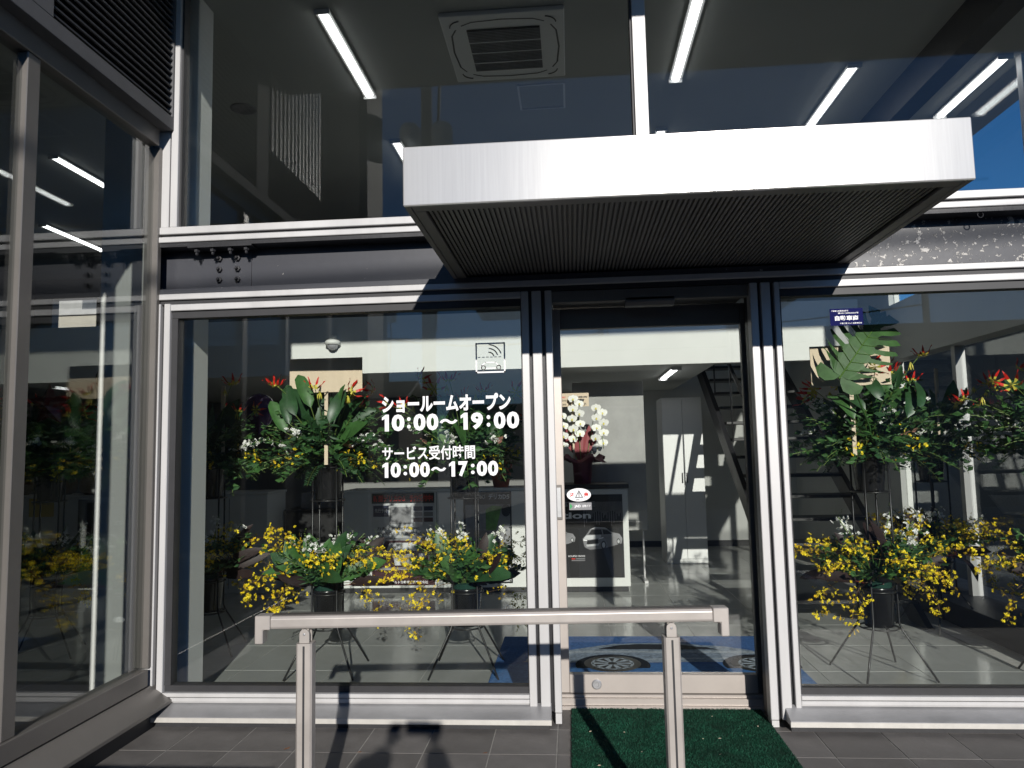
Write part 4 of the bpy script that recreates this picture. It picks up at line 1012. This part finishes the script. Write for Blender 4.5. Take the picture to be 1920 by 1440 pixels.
plaque(1.62, .56, 1.70, .44, .235, -.05, "blank wooden plaque back behind the split monstera leaf", .4)
plaque(-2.47, 1.25, 1.70, .03, .17, 0, "thin wooden stick edge of the plaque in the dim bouquet by the column", .3)
plaque(2.66, 1.75, 1.72, .05, .18, .8, "narrow wooden plaque seen edge on in the shaded right bouquet", .3)
# orchid
orc = thing("potted_orchid", "white moth orchid in burgundy wrapping on the counter with a gift plaque", "orchid", (.10, 3.66, 1.031)); orc.scale = (1.14, 1.1, 1.18)
b = MB(); prof = [(.07, 0), (.075, .1), (.08, .18), (.10, .22)]
vs = []; seg = 30; rg = random.Random(9)
rings = [(.070, 0), (.078, .08), (.082, .16), (.105, .20), (.17, .225), (.20, .20)]
for i, (r, z) in enumerate(rings):
    for k in range(seg):
        a = 2*math.pi*k/seg; q = r*(1+(.05+.10*(i > 3))*math.sin(7*a+i)+(.04*math.sin(11*a)))
        vs.append((q*math.cos(a), q*math.sin(a), z+(.03*math.sin(5*a+1) if i > 3 else 0)))
b.add(vs, [(i*seg+k, i*seg+(k+1) % seg, (i+1)*seg+(k+1) % seg, (i+1)*seg+k) for i in range(5) for k in range(seg)]); obj("wrapping", b, BURG, orc, smooth=True)
b = MB()
for a in (-1.0, -.2, .6): b.add([(.0, .02, .16), (a*.12-.06, .03, .38), (a*.12, .03, .50), (a*.12+.06, .03, .36)], [(0, 1, 2, 3)])
obj("wrapping_sheet", b, DRED, orc)
def moth():
    b = MB()
    for a, L_, W_ in ((90, .036, .030), (210, .034, .028), (330, .034, .028), (20, .042, .05), (160, .042, .05)):
        c, s = math.cos(math.radians(a)), math.sin(math.radians(a)); 
        def P(l, w): return (l*c-w*s, .004*math.sin(l*60)-.01*abs(w)/.02*.4, l*s+w*c)
        b.add([P(.003, 0), P(L_*.45, -W_*.45), P(L_*.85, -W_*.3), P(L_, 0), P(L_*.85, W_*.3), P(L_*.45, W_*.45)], [(0, 1, 2, 3), (0, 3, 4, 5)])
    b.add([(-.008, -.008, -.002), (0, -.016, -.014), (.008, -.008, -.002), (0, -.012, .006)], [(0, 1, 2, 3)], 1)
    return b.mesh("orchid_flower", [WHT, YGR], smooth=True)
MOTH = moth()
for j, (dx, top) in enumerate(((-.15, .60), (-.03, .70), (.13, .62))):
    pts = [Vector((dx*.2, 0, .15)), Vector((dx*.6, .01, top*.6)), Vector((dx*.9, 0, top*.93)), Vector((dx*1.1, -.03, top)), Vector((dx*1.3, -.08, top-.06)), Vector((dx*1.4, -.10, top-.2)), Vector((dx*1.45, -.105, top-.33))]
    obj("flower_stem", MB().tube(pts, .003, 5), G4, orc)
    for k in range(9):
        c = Vector((dx*1.25+(.032 if k % 2 else -.032)+rg.uniform(-.008, .008), -.10+rg.uniform(-.02, .01), top+.01-.042*k))
        put("orchid_flower", MOTH, Matrix.Translation(c) @ Matrix.Rotation(rg.uniform(-.4, .4), 4, 'Z') @ Matrix.Rotation(rg.uniform(-.35, .25), 4, 'X') @ Matrix.Scale(1.12, 4), orc)
gp = thing("gift_plaque", "wooden gift plaque with black and red brush lettering above the white orchid", "plaque", (.02, 3.60, 1.78))
obj("board", MB().box(-.165, .165, 0, .008, .02, .155), WOOD, gp, .001); obj("stick", MB().box(-.008, .010, .0085, .016, -.5, .1), WOOD, gp)
text_mesh("print", "御祝", -.155, -.065, .105, .145, -.0008, INKR, gp, .03); text_mesh("print", "祝 御開店", -.045, .15, .105, .145, -.0008, INK, gp, .03)
text_mesh("print", "株式会社", -.15, -.06, .072, .092, -.0008, INK, gp, .01); text_mesh("print", "寿恵", -.035, .125, .062, .098, -.0008, INK, gp, .05)
text_mesh("print", "代表取締役", -.155, -.06, .032, .05, -.0008, INK, gp, .01); text_mesh("print", "成川由理子", -.045, .14, .026, .056, -.0008, INK, gp, .02)
# orange plant
op = thing("potted_bromeliad", "orange flowering plant in a terracotta coloured pot on the counter", "plant", (-.72, 3.66, 1.009))
obj("pot", MB().lathe([(.075, 0), (.10, .12), (.115, .21), (.12, .215), (.12, .235), (.105, .235), (.10, .2)], seg=24, cap=False), TERRA, op, smooth=True)
ol = blade(.22, .05, .8, .35, 6).mesh("leaf", ORAN, smooth=True)
for k in range(16):
    a = k*2.4; put("leaf" if k % 3 else "bract", ol if k % 3 else LEAF["broadlight"][1], orient(Vector((.02*math.cos(a), .02*math.sin(a), .2)), a, .3+.06*k, 0, .8 if k % 3 else .7), op)
# balloons
def balloon(name, loc, prof, mat, lab, scale=1.0):
    o = obj(name, MB().lathe(prof, seg=24, cap=False), mat, smooth=True, loc=loc); o.scale = (scale,)*3; return tag(o, lab, "balloon", "balloons in the showroom")
bprof = [(.001, -.175), (.012, -.17), (.01, -.16), (.04, -.13), (.09, -.08), (.125, 0), (.13, .06), (.10, .12), (.06, .15), (.001, .165)]
balloon("balloon", (-2.42, 1.75, 1.70), bprof, PURP, "dark purple balloon hanging between the two left bouquets", .95)
balloon("balloon", (-3.26, 1.20, 1.91), bprof, GRNF, "green balloon near the upright frame in the left wing's glass", .9)
b = MB(); pts = []
for k in range(10):
    a = math.pi/2+k*math.pi/5; r = .155 if k % 2 == 0 else .082; pts.append((r*math.cos(a), r*math.sin(a)))
b.add([(x, 0, z) for x, z in pts]+[(0, -.055, 0), (0, .055, 0)], [(k, (k+1) % 10, 10) for k in range(10)]+[((k+1) % 10, k, 11) for k in range(10)])
o = obj("star_balloon", b, REDF, loc=(-3.58, .98, 1.745)); tag(o, "red star shaped foil balloon inside the left wing", "balloon", "balloons in the showroom")
# goods on the left cabinet
rg = random.Random(4)
for k in range(3):
    t = thing("gift_sack", ["brown paper sack on the left cabinet, leftmost", "brown paper sack in the middle of the left cabinet", "brown paper sack on the left cabinet, nearest the column"][k], "sack", (-5.9+k*.48, 3.62, 1.011), "paper sacks on the left cabinet")
    obj("body", MB().lathe([(.14, 0), (.19, .05), (.20, .12), (.15, .2), (.06, .24)], seg=12), pmat("brown_paper", (.17, .095, .05), .8, 0, .2, .3, 8, .3, 25), t, smooth=True); obj("knot", MB().lathe([(.05, .24), (.035, .25), (.08, .30)], seg=12), TERRA, t)

# ------------------------------------------------------------------ the street behind the photographer (seen only mirrored and as shadow)
HB = pmat("neighbour_dark_cladding", (.05, .05, .052), .7, 0, .3, .1, 2); HW = pmat("white_corrugated_siding", (.45, .46, .45), .5, .1, .5, .04, 3)
nb = thing("neighbour_building", "dark building with white ribbed upper cladding mirrored in the upper glass", "building", (0, 0, 0))
box("wall", (-10, -4.02, -10.7, -6.4, -.35, 5.5), HB, nb); box("upper_wall", (-10, -4.06, -10.7, -6.4, 5.51, 11), HW, nb); box("corner_pier", (-4.1, -3.75, -10.75, -9.6, -.35, 11), HB, nb)
rb = MB().prism([(-4.059, 0), (-4.0, .03), (-4.0, .09), (-4.059, .12)], 5.5, 11, 'z').mesh("siding_rib", HW)
for k in range(18): link("siding_rib", rb, nb, (0, -9.55+k*.175, 0))
POLE = pmat("pole_concrete", (.30, .29, .27), .85, 0, .3, .15, 4)
def utility_pole(x, y, h, lab, tr=True):
    t = thing("utility_pole", lab, "utility pole", (x, y, -.36), "utility poles along the street")
    obj("pole", MB().tube([(0, 0, 0), (0, 0, h)], [.17, .11], 14), POLE, t, smooth=True)
    for z in (h-.5, h-1.3): obj("crossarm", MB().box(-.9, .9, -.05, .05, z, z+.09), GASKET, t)
    for z in (h-.41, h-1.21):
        for xx in (-.8, -.35, .35, .8): obj("insulator", MB().lathe([(.03, 0), (.06, .05), (.03, .1), (.06, .15), (.03, .22)], (xx, 0, z), 8), WHITE, t)
    if tr:
        for xx in (-.36, .36): obj("transformer", MB().lathe([(.2, 0), (.24, .05), (.24, .75), (.18, .85)], (xx, .1, h-(5.2 if h > 12 else 2.6)), 14), LG, t)
        obj("drop_cable", MB().tube([(.2, .1, h-1.3), (.34, .15, h-3.2), (.3, .2, h-4.4), (.18, .12, h-5.2), (.2, .05, h-6.5), (.16, 0, h-9)], .035, 6), BLACKM, t)
utility_pole(-3.05, -12.0, 13.4, "concrete utility pole with transformers mirrored above the canopy")
utility_pole(-16, -24.0, 10.5, "concrete utility pole far left across the street", False)
utility_pole(-8.6, -30, 10.5, "concrete utility pole mirrored behind the lettering", True)
utility_pole(1.5, -30, 10.0, "concrete utility pole mirrored right of the lettering", True)
utility_pole(14, -26, 10.5, "concrete utility pole far right across the street", False)
def cable(a, b_, sag, r, lab):
    pts = [Vector(a).lerp(Vector(b_), i/20)-Vector((0, 0, sag*4*(i/20)*(1-i/20))) for i in range(21)]
    return tag(obj("overhead_cable", MB().tube(pts, r, 5), BLACKM), lab, "cable", "overhead cables along the street")
cable((-16, -24, 9.5), (14, -26, 9.6), 1.2, .02, "topmost overhead cable across the street")
cable((-16, -24, 8.7), (14, -26, 8.8), 1.3, .02, "second overhead cable across the street")
cable((-16, -24, 6.6), (14, -26, 6.8), .9, .03, "thick lower overhead cable across the street")
cable((-30, -30, 9.0), (-8.6, -30, 9.0), .8, .03, "overhead cable running left from the mirrored pole")
cable((-8.6, -30, 9.0), (1.5, -30, 9.0), .5, .03, "overhead cable between the two mirrored poles")
cable((-8.6, -30, 6.8), (1.5, -30, 6.8), .5, .05, "bundled lower cable between the two mirrored poles")
cable((1.5, -30, 9.0), (30, -30, 9.0), .9, .03, "overhead cable running right from the mirrored poles")
cable((-9, -11.6, 6.25), (9, -12.2, 6.95), .1, .035, "telephone cable bundle whose shadow crosses the corner column")
def house(x, y, w, d, h, wall, roofm, lab):
    t = thing("house", lab, "house", (x, y, -.36), "houses across the street")
    box("wall", (-w/2, w/2, -d/2, d/2, 0, h), wall, t)
    obj("roof", MB().prism([(-d/2-.4, h-.1), (0, h+1.3), (d/2+.4, h-.1), (d/2+.4, h+.08), (0, h+1.5), (-d/2-.4, h+.08)], -w/2-.4, w/2+.4, 'x'), roofm, t)
    for k in range(int(w//2.2)):
        for z in (1.0, 3.6):
            if z < h-1.3:
                f = box("window", (-w/2+.7+k*2.2, -w/2+1.9+k*2.2, d/2-.01, d/2+.04, z, z+1.1), ALU, t); box("pane", (-w/2+.76+k*2.2, -w/2+1.84+k*2.2, d/2+.041, d/2+.046, z+.06, z+1.04), INK, f)
RF = pmat("slate_roof", (.07, .07, .075), .7, 0, .3, .2, 4); CR = pmat("cream_render", (.42, .38, .31), .85, 0, .3, .08, 2)
house(-14, -40, 9, 7, 4.6, CR, RF, "cream house across the street, leftmost"); house(-3, -42, 8, 7, 3.2, CONC, RF, "low grey house across the street, middle one"); house(9, -41, 10, 7, 4.8, CR, RF, "cream house across the street, rightmost")
wh = thing("warehouse", "long dark warehouse added across the street to darken reflections in the right windows", "warehouse", (0, 0, 0))  # added behind the viewpoint so the glass mirrors less of the bright horizon
box("wall", (-.5, 34, -27, -17, -.36, 4.2), HB, wh); box("roof", (-.8, 34.3, -27.3, -16.7, 4.21, 4.6), RF, wh)
for k in range(9): obj("shutter", MB().box(1+k*3.6, 3.6+k*3.6, -16.999, -16.95, -.35, 2.6), CONC, wh)
for k, xx in enumerate((-38, -28, -21, 20, 30)): house(xx, -42-k, 9, 7, 4.6+.2*k, CR if k % 2 else CONC, RF, ["grey house across the street at its far left end", "cream house second from the left across the street", "grey house between the two left cream houses", "cream house behind the dark warehouse", "grey house at the far right behind the dark warehouse"][k])
ne = thing("side_building", "low dark building beyond the glazed right flank", "building", (0, 0, 0))
box("wall", (4.9, 11, -.2, 12, -.36, 3.2), HB, ne); box("coping", (4.85, 11.05, -.25, 12.05, 3.21, 3.3), CONC, ne)
pw = tag(box("added_shade_wall", (-2.05, -1.02, -2.42, -2.06, -.36, .535), CONC), "unseen low concrete block added to throw a shadow on the porch, left of the photographer", "wall")  # added out of view; throws the shade band at the porch's near left
# far backdrop seen through the rear clerestory
rb_ = thing("rear_building", "pale building seen through the small rear window at far left", "building", (-17.5, 24, 0)); box("wall", (-3.2, 1.4, -2, 2, -.36, 6.75), CR, rb_); box("parapet", (-3.3, 1.5, -2.1, 2.1, 6.76, 6.95), CONC, rb_); box("stair_head", (-2.6, -1.2, -1, 1, 6.96, 8.2), CONC, rb_)

# ------------------------------------------------------------------ the photographer
per = thing("person", "person in dark clothes holding up a small camera, casting a shadow on the porch", "person", (0, 0, 0))
def skin_body(name, verts, edges, radii, mat, par):
    me_ = bpy.data.meshes.new(name); me_.from_pydata(verts, edges, [])
    o = link(name, me_, par); 
    sk = o.modifiers.new("skin", 'SKIN'); sk.use_smooth_shade = True
    o.modifiers.new("sub", 'SUBSURF').levels = 1; o.modifiers["sub"].render_levels = 1
    for v, r in zip(me_.skin_vertices[0].data, radii): v.radius = (r, r)
    me_.skin_vertices[0].data[0].use_root = True
    me_.materials.append(mat); return o
SKIN = pmat("skin", (.42, .26, .18), .5); COAT = pmat("navy_jacket", (.02, .022, .03), .8, 0, .3, .2, 10); HAIR = pmat("black_hair", (.012, .010, .009), .5)
px, py, g = -.13, -4.38, -.355
HL, HR = Vector((-.105, -4.03, 1.315)), Vector((.105, -4.03, 1.325))
V_ = [(px, py, g+.92), (px, py, g+1.12), (px, py+.02, g+1.34), (px, py+.03, g+1.42), (px, py+.05, g+1.50),
      (px-.20, py+.02, g+1.37), (px-.27, py+.17, g+1.18), tuple(HL),
      (px+.20, py+.02, g+1.37), (px+.36, py+.15, g+1.17), tuple(HR),
      (px-.10, py, g+.84), (px-.12, py+.03, g+.48), (px-.13, py, g+.09), (px-.14, py+.14, g+.045),
      (px+.10, py, g+.84), (px+.12, py+.03, g+.48), (px+.13, py, g+.09), (px+.14, py+.14, g+.045)]
E_ = [(0, 1), (1, 2), (2, 3), (3, 4), (2, 5), (5, 6), (6, 7), (2, 8), (8, 9), (9, 10), (0, 11), (11, 12), (12, 13), (13, 14), (0, 15), (15, 16), (16, 17), (17, 18)]
R_ = [.17, .18, .17, .07, .065, .10, .085, .055, .10, .085, .055, .10, .065, .045, .045, .10, .065, .045, .045]
skin_body("body", V_, E_, R_, COAT, per)
hc = Vector((px, py+.07, g+1.60))
obj("head", MB().lathe([(.001, -.12), (.045, -.115), (.065, -.08), (.074, -.02), (.076, .03), (.066, .08), (.04, .11), (.001, .12)], seg=18, cap=False), SKIN, per, smooth=True, loc=hc)
obj("hair", MB().lathe([(.080, .0), (.083, .04), (.073, .09), (.045, .122), (.001, .132)], seg=18, cap=False), HAIR, per, smooth=True, loc=hc+Vector((0, -.008, 0)))
obj("nose", MB().lathe([(.014, 0), (.010, .02), (.004, .04)], seg=8), SKIN, per, smooth=True, loc=hc+Vector((0, .078, -.03)))
for s, hw in ((-1, HL), (1, HR)):
    wv = hw.copy(); hv = [tuple(wv), tuple(wv+Vector((0, .05, .035)))]; he = [(0, 1)]; hrad = [.026, .030]
    for k in range(4):
        base = len(hv); x0 = (k-1.5)*.017
        hv += [tuple(wv+Vector((x0, .085, .05-abs(k-1.5)*.003))), tuple(wv+Vector((x0-s*.012, .105, .06))), tuple(wv+Vector((x0-s*.03, .11, .052)))]
        he += [(1, base), (base, base+1), (base+1, base+2)]; hrad += [.009, .0085, .0075]
    base = len(hv); hv += [tuple(wv+Vector((-s*.03, .055, .02))), tuple(wv+Vector((-s*.045, .075, .012)))]; he += [(1, base), (base, base+1)]; hrad += [.011, .009]
    skin_body("hand", hv, he, hrad, SKIN, per)
pc = thing("compact_camera", "small black camera in the photographer's raised hands", "camera", (.0, -3.905, 1.355))
obj("body", MB().box(-.055, .065, -.018, .006, -.032, .034), BLACKM, pc, .005); obj("lens", MB().lathe([(.02, 0), (.02, .012), (.016, .014)], seg=20).tube([(0, 0, .001), (0, 0, .006)], .021, 16), GASKET, pc).rotation_euler = (math.radians(-90), 0, 0)
